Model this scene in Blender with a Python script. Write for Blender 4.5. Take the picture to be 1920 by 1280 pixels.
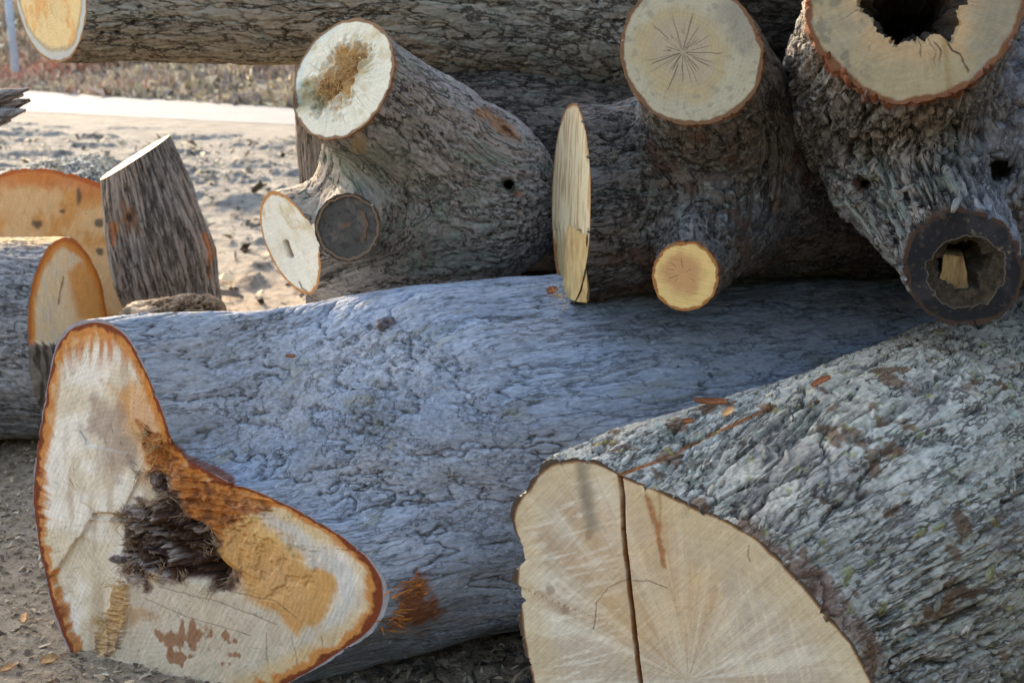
import bpy, math, random
import numpy as np
from mathutils import Vector
f32 = np.float32
for o in list(bpy.data.objects): bpy.data.objects.remove(o)
S = bpy.context.scene
COL = S.collection

# ------------------------------------------------------------------ camera
FPX, TH = 2318.0, math.radians(15.4)
CAMZ = 1.5
cd = bpy.data.cameras.new('camera'); cam = bpy.data.objects.new('camera', cd); COL.objects.link(cam)
cam.location = (0, 0, CAMZ); cam.rotation_euler = (math.pi/2 - TH, 0, 0)
cd.sensor_width = 36; cd.lens = FPX/1920*36; cd.clip_start = .05; cd.clip_end = 500
cd.dof.use_dof = True; cd.dof.focus_distance = 2.6; cd.dof.aperture_fstop = 5.8
S.camera = cam
# ------------------------------------------------------------------ light
SUN_AZ, SUN_EL = math.radians(-33), math.radians(19.5)     # azimuth from +Y towards +X
sd = Vector((math.sin(SUN_AZ)*math.cos(SUN_EL), math.cos(SUN_AZ)*math.cos(SUN_EL), math.sin(SUN_EL)))
W = bpy.data.worlds.new('World'); S.world = W; W.use_nodes = True
wn = W.node_tree.nodes; sky = wn.new('ShaderNodeTexSky'); sky.sky_type = 'NISHITA'; sky.sun_disc = False
sky.sun_elevation = SUN_EL; sky.sun_rotation = SUN_AZ; sky.dust_density = 1.5
W.node_tree.links.new(sky.outputs[0], wn['Background'].inputs[0]); wn['Background'].inputs[1].default_value = .15
sl = bpy.data.lights.new('sun', 'SUN'); sl.energy = 1.75; sl.angle = math.radians(.6); sl.color = (1, .88, .70)
so = bpy.data.objects.new('sun', sl); COL.objects.link(so); so.rotation_euler = sd.to_track_quat('Z', 'Y').to_euler(); so.location = (0, 0, 20)
S.view_settings.view_transform = 'Standard'; S.view_settings.look = 'None'; S.view_settings.gamma = 1
S.view_settings.exposure = 2.62
try:
    S.view_settings.use_white_balance = True; S.view_settings.white_balance_temperature = 7800; S.view_settings.white_balance_tint = 12
except AttributeError: pass

# ------------------------------------------------------------------ geometry of the view
ct, st_ = math.cos(TH), math.sin(TH)
def P(px, py, Y):
    x = (px-960)/FPX; yc = -(py-640)/FPX
    k = Y/(ct + yc*st_)
    return np.array([x*k, Y, CAMZ + (-st_ + yc*ct)*k])
def R(px, Y): return px*Y/FPX*1.0
def proj(p):
    d = p[:, 1]*ct - (p[:, 2]-CAMZ)*st_; u = p[:, 1]*st_ + (p[:, 2]-CAMZ)*ct
    d = np.maximum(d, .05)
    return 960 + FPX*p[:, 0]/d, 640 - FPX*u/d
def nrm(v): v = np.asarray(v, float); return v/np.linalg.norm(v)
def ray_plane(px, py, p0, n):
    o = np.array([0, 0, CAMZ]); d = P(px, py, 1.0) - o
    return o + d*(np.dot(p0-o, n)/np.dot(d, n))

# ------------------------------------------------------------------ noise
rg = np.random.RandomState(7)
PERM = rg.permutation(256).astype(np.int32); PERM = np.concatenate([PERM, PERM, PERM])
_g = rg.normal(size=(256, 3)); GR = (_g/np.linalg.norm(_g, axis=1)[:, None]).astype(f32)
JIT = rg.rand(256, 3).astype(f32); RND = rg.rand(256).astype(f32)
def _h(i, j, k): return PERM[PERM[PERM[i & 255] + (j & 255)] + (k & 255)]
def perlin(p):
    p = np.asarray(p, f32); i = np.floor(p).astype(np.int32); f = p - i
    u = f*f*f*(f*(f*6-15)+10); r = 0
    for a in (0, 1):
        for b in (0, 1):
            for c in (0, 1):
                g = GR[_h(i[:, 0]+a, i[:, 1]+b, i[:, 2]+c)]
                w = (u[:, 0] if a else 1-u[:, 0])*(u[:, 1] if b else 1-u[:, 1])*(u[:, 2] if c else 1-u[:, 2])
                r = r + w*(g[:, 0]*(f[:, 0]-a)+g[:, 1]*(f[:, 1]-b)+g[:, 2]*(f[:, 2]-c))
    return r*1.5
def fbm(p, o=4, g=.5):
    r = 0; a = 1
    p = np.asarray(p, f32)
    for k in range(o): r = r + a*perlin(p*(2.03**k) + 17.3*k); a *= g
    return r
def ridged(p, o=3):
    r = 0; a = 1
    p = np.asarray(p, f32)
    for k in range(o): r = r + a*(1-2*np.abs(perlin(p*(2.1**k)+9.1*k))); a *= .5
    return r/1.6
def worley(p):
    p = np.asarray(p, f32); i = np.floor(p).astype(np.int32); f = p - i
    F1 = np.full(len(p), 9, f32); F2 = F1.copy(); ID = np.zeros(len(p), np.int32)
    for a in (-1, 0, 1):
        for b in (-1, 0, 1):
            for c in (-1, 0, 1):
                h = _h(i[:, 0]+a, i[:, 1]+b, i[:, 2]+c); j = JIT[h]
                d = (j[:, 0]+a-f[:, 0])**2+(j[:, 1]+b-f[:, 1])**2+(j[:, 2]+c-f[:, 2])**2
                m = d < F1
                F2 = np.where(m, F1, np.minimum(F2, d)); ID = np.where(m, h, ID); F1 = np.where(m, d, F1)
    return np.sqrt(F1), np.sqrt(F2), RND[ID]
def sstep(a, b, x): t = np.clip((x-a)/(b-a), 0, 1); return t*t*(3-2*t)
def v2(x, y, z=0): return np.stack([x, y, np.zeros_like(x)+z], 1)
def poly_d(x, y, poly):
    P_ = np.array(poly, f32); n = len(P_); d = np.full(x.shape, 1e9, f32); s = np.ones(x.shape, f32)
    for i in range(n):
        a = P_[i]; b = P_[i-1]; e = b-a; wx = x-a[0]; wy = y-a[1]
        t = np.clip((wx*e[0]+wy*e[1])/(e[0]**2+e[1]**2+1e-9), 0, 1)
        d = np.minimum(d, (wx-e[0]*t)**2+(wy-e[1]*t)**2)
        c1 = y >= a[1]; c2 = y < b[1]; c3 = e[0]*wy > e[1]*wx
        s = np.where((c1 & c2 & c3) | (~c1 & ~c2 & ~c3), -s, s)
    return s*np.sqrt(d)
def line_d(x, y, pts):
    d = np.full(x.shape, 1e9, f32)
    for (ax_, ay), (bx, by) in zip(pts[:-1], pts[1:]):
        ex, ey = bx-ax_, by-ay; t = np.clip(((x-ax_)*ex+(y-ay)*ey)/(ex*ex+ey*ey+1e-9), 0, 1)
        d = np.minimum(d, np.hypot(x-ax_-ex*t, y-ay-ey*t))
    return d
def mix(a, b, t): t = np.asarray(t)[:, None]; return a*(1-t)+np.asarray(b, float)*t
def lin(r, g, b): return np.array([((c/255+.055)/1.055)**2.4 if c > 10 else c/255/12.92 for c in (r, g, b)])

# ------------------------------------------------------------------ objects
def thing(name, label, cat, loc=(0, 0, 0), group=None):
    o = bpy.data.objects.new(name, None); COL.objects.link(o); o.empty_display_size = .1
    o.location = loc; o['label'] = label; o['category'] = cat
    if group: o['group'] = group
    return o
def tag(o, label, cat, group=None):
    o['label'] = label; o['category'] = cat
    if group: o['group'] = group
    return o
def base_of(par):
    b = np.zeros(3)
    while par is not None: b = b + np.array(par.location); par = par.parent
    return b
def mesh(name, v, faces, mat, parent=None, attrs=None, loc=None, smooth=True, kind=None, label=None):
    me = bpy.data.meshes.new(name); v = np.asarray(v, float)
    off = base_of(parent) if parent is not None else (np.zeros(3) if loc is None else np.array(loc, float))
    vv = (v - off).astype(f32)
    me.vertices.add(len(vv)); me.vertices.foreach_set('co', vv.ravel())
    if isinstance(faces, np.ndarray):
        k = faces.shape[1]; nf = len(faces); flat = faces.astype(np.int32).ravel(); starts = np.arange(nf, dtype=np.int32)*k
    else:
        flat = np.concatenate([np.asarray(f, np.int32) for f in faces]); ln = np.array([len(f) for f in faces]); nf = len(faces)
        starts = np.concatenate([[0], np.cumsum(ln)[:-1]]).astype(np.int32)
    me.loops.add(len(flat)); me.loops.foreach_set('vertex_index', flat)
    me.polygons.add(nf); me.polygons.foreach_set('loop_start', starts)
    me.update(calc_edges=True); me.validate()
    if smooth: me.polygons.foreach_set('use_smooth', np.ones(len(me.polygons), bool))
    for k_, a in (attrs or {}).items():
        a = np.asarray(a, f32)
        if a.ndim == 1: at = me.attributes.new(k_, 'FLOAT', 'POINT'); at.data.foreach_set('value', a)
        elif a.shape[1] == 3 and k_ not in ('col',): at = me.attributes.new(k_, 'FLOAT_VECTOR', 'POINT'); at.data.foreach_set('vector', a.ravel())
        else:
            if a.shape[1] == 3: a = np.concatenate([a, np.ones((len(a), 1), f32)], 1)
            at = me.attributes.new(k_, 'FLOAT_COLOR', 'POINT'); at.data.foreach_set('color', a.ravel())
    me.materials.append(mat)
    o = bpy.data.objects.new(name, me); COL.objects.link(o)
    if parent is not None: o.parent = parent
    else: o.location = off
    if kind: o['kind'] = kind
    if label: o['label'] = label
    return o
def grid_faces(nu, nv, wrap=True):
    i = np.arange(nu-1)[:, None]; j = np.arange(nv if wrap else nv-1)[None, :]; j2 = (j+1) % nv
    return np.stack([(i*nv+j), (i*nv+j2), ((i+1)*nv+j2), ((i+1)*nv+j)], -1).reshape(-1, 4)
def soup(quads):
    q = np.asarray(quads, float).reshape(-1, 3); return q, np.arange(len(q)).reshape(-1, 4)

# ------------------------------------------------------------------ materials
class M:
    def __init__(s, name):
        s.m = bpy.data.materials.new(name); s.m.use_nodes = True; s.t = s.m.node_tree
        s.b = s.t.nodes['Principled BSDF']; s.b.inputs['Specular IOR Level'].default_value = .25
    def n(s, ty, ins=None, **kw):
        o = s.t.nodes.new('ShaderNode'+ty)
        for k, v in kw.items(): setattr(o, k, v)
        for k, v in (ins or {}).items(): s.set(o.inputs[k], v)
        return o
    def set(s, inp, v):
        if isinstance(v, bpy.types.NodeSocket): s.t.links.new(v, inp)
        elif isinstance(v, (tuple, list, np.ndarray)):
            v = list(map(float, v))
            if inp.type == 'RGBA' and len(v) == 3: v = v+[1]
            inp.default_value = v
        else: inp.default_value = v
    def math(s, op, a, b=0., c=0., clamp=False):
        o = s.n('Math', {0: a, 1: b, 2: c}, operation=op, use_clamp=clamp); return o.outputs[0]
    def attr(s, nm, out='Vector'): return s.n('Attribute', attribute_name=nm).outputs[out]
    def noise(s, v, sc, det=4, ro=.55, dist=0): return s.n('TexNoise', {'Vector': v, 'Scale': sc, 'Detail': det, 'Roughness': ro, 'Distortion': dist}).outputs['Fac']
    def vscale(s, v, k): return s.n('VectorMath', {0: v, 1: k}, operation='MULTIPLY').outputs[0]
    def vadd(s, v, k): return s.n('VectorMath', {0: v, 1: k}, operation='ADD').outputs[0]
    def mr(s, v, a, b, c=0., d=1.): return s.n('MapRange', {0: v, 1: a, 2: b, 3: c, 4: d}, interpolation_type='SMOOTHSTEP').outputs[0]
    def ramp(s, v, stops):
        o = s.n('ValToRGB', {0: v}); e = o.color_ramp.elements
        while len(e) < len(stops): e.new(.5)
        for q, (p, c) in zip(e, stops): q.position = p; q.color = (*map(float, c), 1)
        return o.outputs[0]
    def mix(s, f, a, b, bt='MIX'):
        o = s.n('Mix', data_type='RGBA', blend_type=bt); s.set(o.inputs[0], f); s.set(o.inputs[6], a); s.set(o.inputs[7], b); return o.outputs[2]
    def comb(s, x, y, z): return s.n('CombineXYZ', {0: x, 1: y, 2: z}).outputs[0]
    def out(s, col, rough=.85, h=None, dist=.003, strength=1.0):
        s.set(s.b.inputs['Base Color'], col); s.set(s.b.inputs['Roughness'], rough)
        if h is not None:
            o = s.n('Bump', {'Height': h, 'Distance': dist, 'Strength': strength}); s.t.links.new(o.outputs[0], s.b.inputs['Normal'])
        return s.m

def bark_mat(name, dark, mid, light, lich=None, lamt=.55, crack=16., crackw=.03, fine=70., bump=.004, lsc=22., hamp=.55, crackamt=.8):
    m = M(name); bc = m.attr('bc'); h = m.attr('h', 'Fac'); tn = m.n('Attribute', attribute_name='tint')
    n1 = m.noise(bc, 7., 4, .6); n2 = m.noise(bc, fine, 8, .72)
    def braid(off, sc, w, det):
        nn = m.noise(m.vadd(bc, off), sc, det, .62); return m.mr(m.math('ABSOLUTE', m.math('SUBTRACT', nn, .5)), w*.25, w)
    wk = m.mr(m.noise(m.vadd(bc, (7., 7., 3.)), crack*.7, 3, .6), .44, .60)
    ck = braid((0., 0., 0.), crack, crackw*.30, 6.); ck2 = braid((3.1, 1.7, .4), crack*2.3, crackw*.36, 5.)
    ck2 = m.math('SUBTRACT', 1., m.math('MULTIPLY', m.math('SUBTRACT', 1., ck2), wk))
    c1 = m.math('MULTIPLY', m.math('SUBTRACT', 1., ck), crackamt)
    c2 = m.math('MULTIPLY', m.math('SUBTRACT', 1., ck2), crackamt*.85)
    ct_ = m.math('MAXIMUM', c1, c2)
    v = m.math('ADD', m.math('MULTIPLY_ADD', h, hamp*.5, .5), m.math('ADD', m.math('MULTIPLY', m.math('SUBTRACT', n2, .5), 1.7), m.math('MULTIPLY', m.math('SUBTRACT', n1, .5), .9)))
    c = m.ramp(v, [(.12, np.array(dark)), (.45, np.array(mid)), (.85, np.array(light))])
    # brownish / greyish hue drift
    hue = m.ramp(m.noise(bc, 4.3, 5, .6), [(.35, (1.12, .97, .82)), (.65, (.92, 1.0, 1.1))])
    c = m.mix(.7, c, m.mix(1., c, hue, 'MULTIPLY'))
    hh = m.math('MULTIPLY', n2, 1.)
    if lich is not None:
        lp = m.mr(m.noise(bc, lsc, 8, .72, .4), 1.02-lamt, 1.08-lamt)
        lp = m.math('MULTIPLY', lp, m.mr(m.noise(m.vadd(bc, (5., 2., 1.)), 3.2, 4), .40, .60))
        c = m.mix(m.math('MULTIPLY', lp, .75), c, m.ramp(m.noise(bc, 130., 4), [(.3, np.array(lich)*.65), (.7, np.array(lich))]))
        hh = m.math('ADD', hh, m.math('MULTIPLY', lp, .35))
    c = m.mix(ct_, c, np.array(dark)*.45)
    c = m.mix(tn.outputs['Alpha'], c, m.mix(1., tn.outputs['Color'], m.ramp(n2, [(.25, (.62,)*3), (.75, (1.2,)*3)]), 'MULTIPLY'))
    hh = m.math('SUBTRACT', m.math('ADD', hh, m.math('MULTIPLY', m.noise(bc, fine*3.1, 4, .7), .35)), m.math('MULTIPLY', ct_, .9))
    return m.out(c, .88, hh, bump*1.5)

def wood_mat(name, ring=.05, rfreq=700., ray=.18, check=.8, saw=.10, sawang=.3, sawf=260., bump=.0015, chr=(.0, .12), fib=.25, chthr=.0, chw=.0085, chk=9.):
    m = M(name); c = m.attr('col', 'Color'); fc = m.attr('fc'); e = m.attr('edge', 'Fac')
    sp = m.n('SeparateXYZ', {0: fc}); x, y = sp.outputs[0], sp.outputs[1]
    r = m.math('SQRT', m.math('ADD', m.math('MULTIPLY', x, x), m.math('MULTIPLY', y, y)))
    ri = m.math('DIVIDE', 1., m.math('MAXIMUM', r, .001)); cx = m.math('MULTIPLY', x, ri); cy = m.math('MULTIPLY', y, ri)
    wob = m.math('MULTIPLY', m.noise(fc, 9., 3), .05)
    rr = m.math('SINE', m.math('MULTIPLY', m.math('ADD', r, wob), rfreq))
    rv = m.comb(m.math('MULTIPLY', cx, 14.), m.math('MULTIPLY', cy, 14.), m.math('MULTIPLY', m.math('ADD', r, wob), 7.))
    rn = m.noise(rv, 1.6, 5, .65); rf = m.noise(rv, 9., 3, .6)
    rv2 = m.comb(m.math('MULTIPLY', cx, chk), m.math('MULTIPLY', cy, chk), m.math('MULTIPLY', r, 11.))
    cn = m.noise(rv2, 2.2, 2, .4)
    cl = m.math('SUBTRACT', 1., m.mr(m.math('ABSOLUTE', m.math('SUBTRACT', cn, .5)), .0, chw))
    cmask = m.math('MULTIPLY', m.mr(m.noise(fc, 16., 2), .44+chthr, .56+chthr), m.math('MULTIPLY', m.mr(r, chr[0], chr[0]+.03), m.math('SUBTRACT', 1., m.mr(r, chr[1], chr[1]*1.35))))
    ck = m.math('MULTIPLY', m.math('MULTIPLY', cl, cmask), check)
    sx = m.math('ADD', m.math('MULTIPLY', x, math.cos(sawang)), m.math('MULTIPLY', y, math.sin(sawang)))
    sy = m.math('SUBTRACT', m.math('MULTIPLY', y, math.cos(sawang)), m.math('MULTIPLY', x, math.sin(sawang)))
    sn = m.noise(m.comb(m.math('MULTIPLY', sx, 7.), m.math('MULTIPLY', sy, sawf), 0.), 1., 4, .6)
    fn = m.noise(m.vscale(fc, (1, 1, 1)), 330., 4, .7)
    blot = m.noise(fc, 26., 5, .65)
    k = m.math('ADD', 1., m.math('MULTIPLY', rr, ring))
    for nn, a in ((rn, ray*1.0), (rf, ray*1.5), (sn, saw*2), (fn, fib), (blot, .22)): k = m.math('ADD', k, m.math('MULTIPLY', m.math('SUBTRACT', nn, .5), a*1.6))
    k = m.math('MAXIMUM', k, .2)
    c = m.mix(1., c, m.comb(k, k, k), 'MULTIPLY')
    c = m.mix(ck, c, (.035, .022, .014))
    h = m.math('ADD', m.math('ADD', m.math('MULTIPLY', sn, saw*4), m.math('MULTIPLY', fn, .45)), m.math('SUBTRACT', m.math('MULTIPLY', rn, .4), m.math('MULTIPLY', ck, 1.5)))
    return m.out(c, .75, h, bump)

def plain(name, c1, c2, sc=20., bump=.003, rough=.9, stretch=(1, 1, 1)):
    m = M(name); tc = m.vscale(m.n('TexCoord').outputs['Object'], stretch)
    n = m.noise(tc, sc, 7, .7); c = m.ramp(n, [(.3, c1), (.7, c2)])
    return m.out(c, rough, m.noise(tc, sc*2.2, 6, .7), bump)

B_BLUE = bark_mat('bark_blue_grey', (.11, .11, .11), (.245, .28, .34), (.40, .44, .51), crack=12., crackw=.035, fine=140., bump=.0028, hamp=.80, lich=(.38, .385, .34), lamt=.46, crackamt=.5)
B_ROUGH = bark_mat('bark_rough_lichen', (.075, .062, .050), (.36, .335, .285), (.62, .585, .505), crack=17., crackw=.06, fine=140., bump=.0042, lsc=38., hamp=1.25, lich=(.52, .505, .42), lamt=.55, crackamt=.75)
B_SCALY = bark_mat('bark_scaly_grey_brown', (.065, .053, .046), (.245, .213, .195), (.42, .385, .36), lich=(.33, .38, .31), lamt=.52, crack=16., crackw=.055, fine=110., bump=.0035, hamp=.75)
B_DARK = bark_mat('bark_dark', (.022, .018, .015), (.095, .082, .074), (.20, .18, .168), lich=(.27, .31, .27), lamt=.48, crack=20., crackw=.07, fine=100., bump=.0035, lsc=48., hamp=.75)  # dark bark, its colour lowered further to deepen shade in the pile
B_CRAG = bark_mat('bark_craggy', (.026, .020, .017), (.160, .138, .122), (.36, .33, .305), lich=(.31, .35, .30), lamt=.50, crack=22., crackw=.09, fine=100., bump=.0045, hamp=1.0)
B_TOP = bark_mat('bark_olive_brown', (.065, .053, .042), (.235, .205, .165), (.36, .33, .275), lich=(.31, .33, .28), lamt=.51, crack=16., crackw=.07, fine=85., bump=.0035, hamp=.65)
B_LINE = bark_mat('bark_fine_lined', (.095, .078, .064), (.25, .212, .185), (.37, .33, .30), crack=26., crackw=.09, fine=75., bump=.004, hamp=.6)
B_PALE = bark_mat('bark_pale_flaky', (.10, .10, .085), (.30, .30, .26), (.52, .52, .46), crack=26., crackw=.12, fine=60., bump=.006, hamp=1.0)

# ------------------------------------------------------------------ bark relief
# s: squeeze along the grain; f1,A1,w1: main furrows; f2,A2,w2: fine furrows; xc: short cross cracks; ff,Af: grit; Al: plate swell
STY = {
 'blue':  dict(s=.17, fw=5, w=.022, f1=10.5, A1=.0075, w1=.045, f2=23, A2=.0034, w2=.055, xc=.0036, ff=110, Af=.0012, Al=.0050),
 'rough': dict(s=.22, fw=6, w=.022, f1=11.5, A1=.0140, w1=.075, f2=25, A2=.0080, w2=.09, xc=.0080, ff=100, Af=.0032, Al=.0045),
 'scaly': dict(s=.32, fw=7, w=.018, f1=15, A1=.0065, w1=.055, f2=34, A2=.0035, w2=.12, xc=.0035, ff=90, Af=.0018, Al=.0045),
 'crag':  dict(s=.40, fw=7, w=.022, f1=13, A1=.0150, w1=.10, f2=28, A2=.0085, w2=.12, xc=.0070, ff=70, Af=.0035, Al=.0090),
 'line':  dict(s=.08, fw=5, w=.014, f1=30, A1=.0055, w1=.16, f2=64, A2=.0028, w2=.22, xc=.0010, ff=70, Af=.0012, Al=.0040),
 'flaky': dict(s=.55, fw=8, w=.030, f1=26, A1=.0110, w1=.20, f2=50, A2=.0050, w2=.25, xc=.0040, ff=60, Af=.0030, Al=.0060),
}
def bark_q(q, p, sty, k=None):
    """relief from grain-space coordinates q (squeezed along the grain) and true position p"""
    k = STY[sty]
    wv = np.stack([fbm(q*k['fw']*2+a, 3) for a in (0, 31.7)]+[0*q[:, 0]], 1); q = q + wv*k['w']
    n1 = perlin(q*k['f1'])+.40*perlin(q*k['f1']*2.7+4)+.20*perlin(q*k['f1']*6.1+8)
    n2 = perlin(q*k['f2']+20)+.45*perlin(q*k['f2']*2.6+24)
    g1 = sstep(0, k['w1'], np.abs(n1)); g2 = sstep(0, k['w2'], np.abs(n2))
    x = perlin(np.stack([q[:, 0]*3.2/1., q[:, 1]*.55, q[:, 2]*.55], 1)*k['f2'])+.3*perlin(q*k['f2']*3)
    xm = sstep(0., .35, perlin(q*k['f1']*.6+50)); gx_ = (1-sstep(0, .09, np.abs(x)))*xm
    sw = np.clip(np.abs(n1), 0, .5)*2; lv = perlin(q*k['f1']*.5+70)
    fi = fbm(p*k['ff'], 3, .6)
    h = k['A1']*(g1-1)+k['A2']*(g2-1)*(.35+.65*sstep(-.2, .3, lv))-k['xc']*gx_+k['Al']*(sw-.5)+k['Al']*.8*lv+k['Af']*fi
    nh = (.75*(g1-1)+.45*(g2-1)*(.35+.65*sstep(-.2, .3, lv))-.5*gx_+.35*lv+.35*fi+.15)*1.1
    return h + fbm(p*3.1, 2)*.012, nh
def bark_h(p, ax, sty, seed=0.):
    k = STY[sty]; ax = np.asarray(ax, f32); p = np.asarray(p, f32)
    q = p + ax[None]*((p@ax)[:, None]*(k['s']-1)) + seed
    h, nh = bark_q(q, p+seed, sty); return h, nh, q

# ------------------------------------------------------------------ cut face
def frame(n):
    n = nrm(n); e1 = nrm(np.cross([0, 0, 1.], n)) if abs(n[2]) < .98 else np.array([1., 0, 0]); e2 = np.cross(n, e1)
    return e1, e2, n
class Ctx: pass
def default_paint(pal):
    """pal: heart, sap, rim colours + rim width"""
    def f(c):
        n1 = fbm(v2(c.u*9, c.v*9, 3.3), 4); n2 = fbm(v2(c.u*30, c.v*30, 1.3), 3)
        t = sstep(.25, .75, c.s + .25*n1)
        col = mix(np.tile(pal['heart'], (len(c.s), 1)), pal['sap'], t)
        if 'spot' in pal: col = mix(col, pal['spot'], pal.get('spa', .6)*sstep(.25, .5, fbm(v2(c.u*14, c.v*14, 7.7), 4)+.15*n2))
        rw = pal.get('rw', .008)
        col = mix(col, pal['rim'], 1-sstep(rw*.7, rw*1.25, c.e + .003*n2))
        if 'bark' in pal: col = mix(col, pal['bark'], 1-sstep(rw*.3, rw*.55, c.e + .002*n2))
        return col
    return f
def checks(c, col, pc, n, cnt, rmax, seed, w=.0009, rmin=.0, dark=(.045, .028, .018), amt=.85):
    """drying cracks: straight dark splits running out from the pith"""
    e1, e2, n = frame(n); q = c.p-pc; x, y = q@e1, q@e2; r = np.hypot(x, y); th = np.arctan2(y, x); rs_ = np.random.RandomState(seed); m = np.zeros(len(r)); wob = .10*fbm(v2(x*30, y*30, 4.), 2)
    for k in range(cnt):
        a = (k+rs_.uniform(-.38, .38))/cnt*2*math.pi; r1 = rmax*rs_.uniform(.35, 1.); r0 = rmin+rmax*rs_.uniform(0, .35)*(rs_.rand() < .75); ww = w*rs_.uniform(.45, 1.3)
        d = np.abs((th+wob*r/rmax-a+math.pi) % (2*math.pi)-math.pi)*r; f = sstep(r0, r0+.01, r)*(1-sstep(r1*.75, r1, r)); m = np.maximum(m, (1-sstep(ww*.5, ww*1.5, d))*f*(rs_.uniform(.5, 1)))
    return mix(col, dark, amt*m)
def make_face(parent, c0, n, rim, mat, paint, relief=None, NR=60, inner=None, pith=None, name='cut_face', offs=.0006, power=.85):
    """rim: (NT,3) points on the plane in angular order; inner: fraction array (NT) where a hole begins"""
    e1, e2, n = frame(n); NT = len(rim); c0 = np.asarray(c0, float)
    s = (np.linspace(0, 1, NR)**power)
    dd = rim-c0; R0 = np.hypot(dd@e1, dd@e2); T0 = np.unwrap(np.arctan2(dd@e2, dd@e1)); sg_ = 1 if T0[-1] > T0[0] else -1
    T1 = sg_*np.maximum.accumulate(sg_*T0); T2 = -sg_*np.maximum.accumulate((-sg_*T0)[::-1])[::-1]; T0 = (T1+T2)/2
    rim = c0+(R0*np.cos(T0))[:, None]*e1+(R0*np.sin(T0))[:, None]*e2
    d = rim - c0; Rm = np.linalg.norm(d, axis=1)
    if inner is None: ss = np.tile(s[:, None], (1, NT)); ss[0] = .001
    else: ss = inner[None]+(1-inner[None])*s[:, None]
    pts = c0 + d[None]*ss[:, :, None]; pts = pts.reshape(-1, 3)
    c = Ctx(); c.s = ss.ravel(); c.u = (pts-c0)@e1; c.v = (pts-c0)@e2; Rs = Rm.copy()
    for _ in range(int(NT*NT/2500)): Rs = (np.roll(Rs, 1)+2*Rs+np.roll(Rs, -1))/4
    Rs = np.minimum(Rs, Rs-.3*np.std(Rm-Rs)); c.e = np.maximum(Rs[None]-ss*Rm[None], 0).ravel(); c.eh = ((1-ss)*Rm[None]).ravel()
    c.px, c.py = proj(pts); c.th = np.arctan2(c.v, c.u); c.e = np.maximum(c.e+(.0042*fbm(v2(np.cos(c.th)*4+c0[0]*9, np.sin(c.th)*4, c0[2]), 4)), 0); c.p = pts; c.NT = NT; c.NR = NR; c.inn = (ss - ss[0]).ravel()*np.tile(Rm, NR)
    col = np.clip(paint(c), 0.002, .95)
    h = np.zeros(len(pts)) if relief is None else relief(c)
    h = h*sstep(0, .006, c.eh) if relief is not None else h
    pt = pts + n*(h[:, None]+offs)
    pc = np.array([0., 0.]) if pith is None else np.array([(pith-c0)@e1, (pith-c0)@e2])
    fc = np.stack([c.u-pc[0], c.v-pc[1], h*0], 1)
    f = grid_faces(NR, NT)
    o = mesh(name, pt, f, mat, parent, dict(col=col, fc=fc, edge=c.e))
    return o, pt.reshape(NR, NT, 3)

LAST = {}
def flakes(count, size, grain, seed=1, lift=.35, thick=.0016, cond=None, name='bark_flakes'):
    """loose curling bark scales standing off the last bark surface"""
    L = LAST; r = np.random.RandomState(seed); V, N, q, tn = L['V'], L['N'], L['q'], L['tn']; px, py = proj(V)
    vis = (px > -60) & (px < 1980) & (py > -60) & (py < 1340) & ((N*(np.array([0, 0, CAMZ])-V)).sum(1) > 0)
    if cond is not None: vis &= cond(px, py, V)
    idx = np.nonzero(vis)[0]; w = L['A'][idx]; idx = r.choice(idx, count, p=w/w.sum()); g = nrm(grain); K = 9
    sz = size*r.uniform(.35, 1., count)**1.4; n = N[idx]; t = g-n*(n@g)[:, None]; t /= np.linalg.norm(t, axis=1)[:, None]; b = np.cross(n, t)
    a0 = r.normal(size=count)*.35; t, b = t*np.cos(a0)[:, None]+b*np.sin(a0)[:, None], b*np.cos(a0)[:, None]-t*np.sin(a0)[:, None]
    th = np.linspace(0, 2*math.pi, K, endpoint=False); rr = r.uniform(.6, 1.15, (count, K)); x = np.cos(th)*rr*sz[:, None]; y = np.sin(th)*rr*sz[:, None]*r.uniform(.25, .45, count)[:, None]
    up = (lift*r.uniform(-.2, 1, count))[:, None]*(x+sz[:, None])*.35*r.choice([-1, 1], count)[:, None]; up = np.where(up < 0, (lift*.3)*(sz[:, None]-x)*.5, up)+.0005
    c = V[idx]; top = c[:, None]+x[..., None]*t[:, None]+y[..., None]*b[:, None]+(up+thick)[..., None]*n[:, None]; bot = top-(thick+.004)*n[:, None]
    cen = top.mean(1, keepdims=True)+(.08*sz)[:, None, None]*n[:, None]
    P_ = np.concatenate([top, bot, cen], 1); nv = 2*K+1; j = np.arange(K); j2 = (j+1) % K
    tri = np.concatenate([np.stack([j, j2, np.full(K, 2*K)], 1), np.stack([j+K, j2+K, j2], 1), np.stack([j+K, j2, j], 1)])
    F = (tri[None]+(np.arange(count)*nv)[:, None, None]).reshape(-1, 3); loc = np.concatenate([np.stack([x, y, 0*x], -1)]*2+[np.zeros((count, 1, 3))], 1)
    qq = (q[idx][:, None]+loc*np.array([.4, 1, 1])+r.rand(count, 1, 3)*.02).reshape(-1, 3); hh = np.repeat(r.uniform(-.1, .55, count), nv); tt_ = np.repeat(tn[idx], nv, 0)
    o = mesh(name, P_.reshape(-1, 3), F, L['mat'], L['parent'], dict(bc=qq, h=hh, tint=tt_), smooth=False, kind='stuff'); return o
def surf_pt(V, px, py):
    x, y = proj(V); d = np.hypot(x-px, y-py); m = np.nonzero(d < 8)[0]; m = m if len(m) else np.array([d.argmin()]); return V[m[np.argmin(V[m][:, 1])]]

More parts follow.
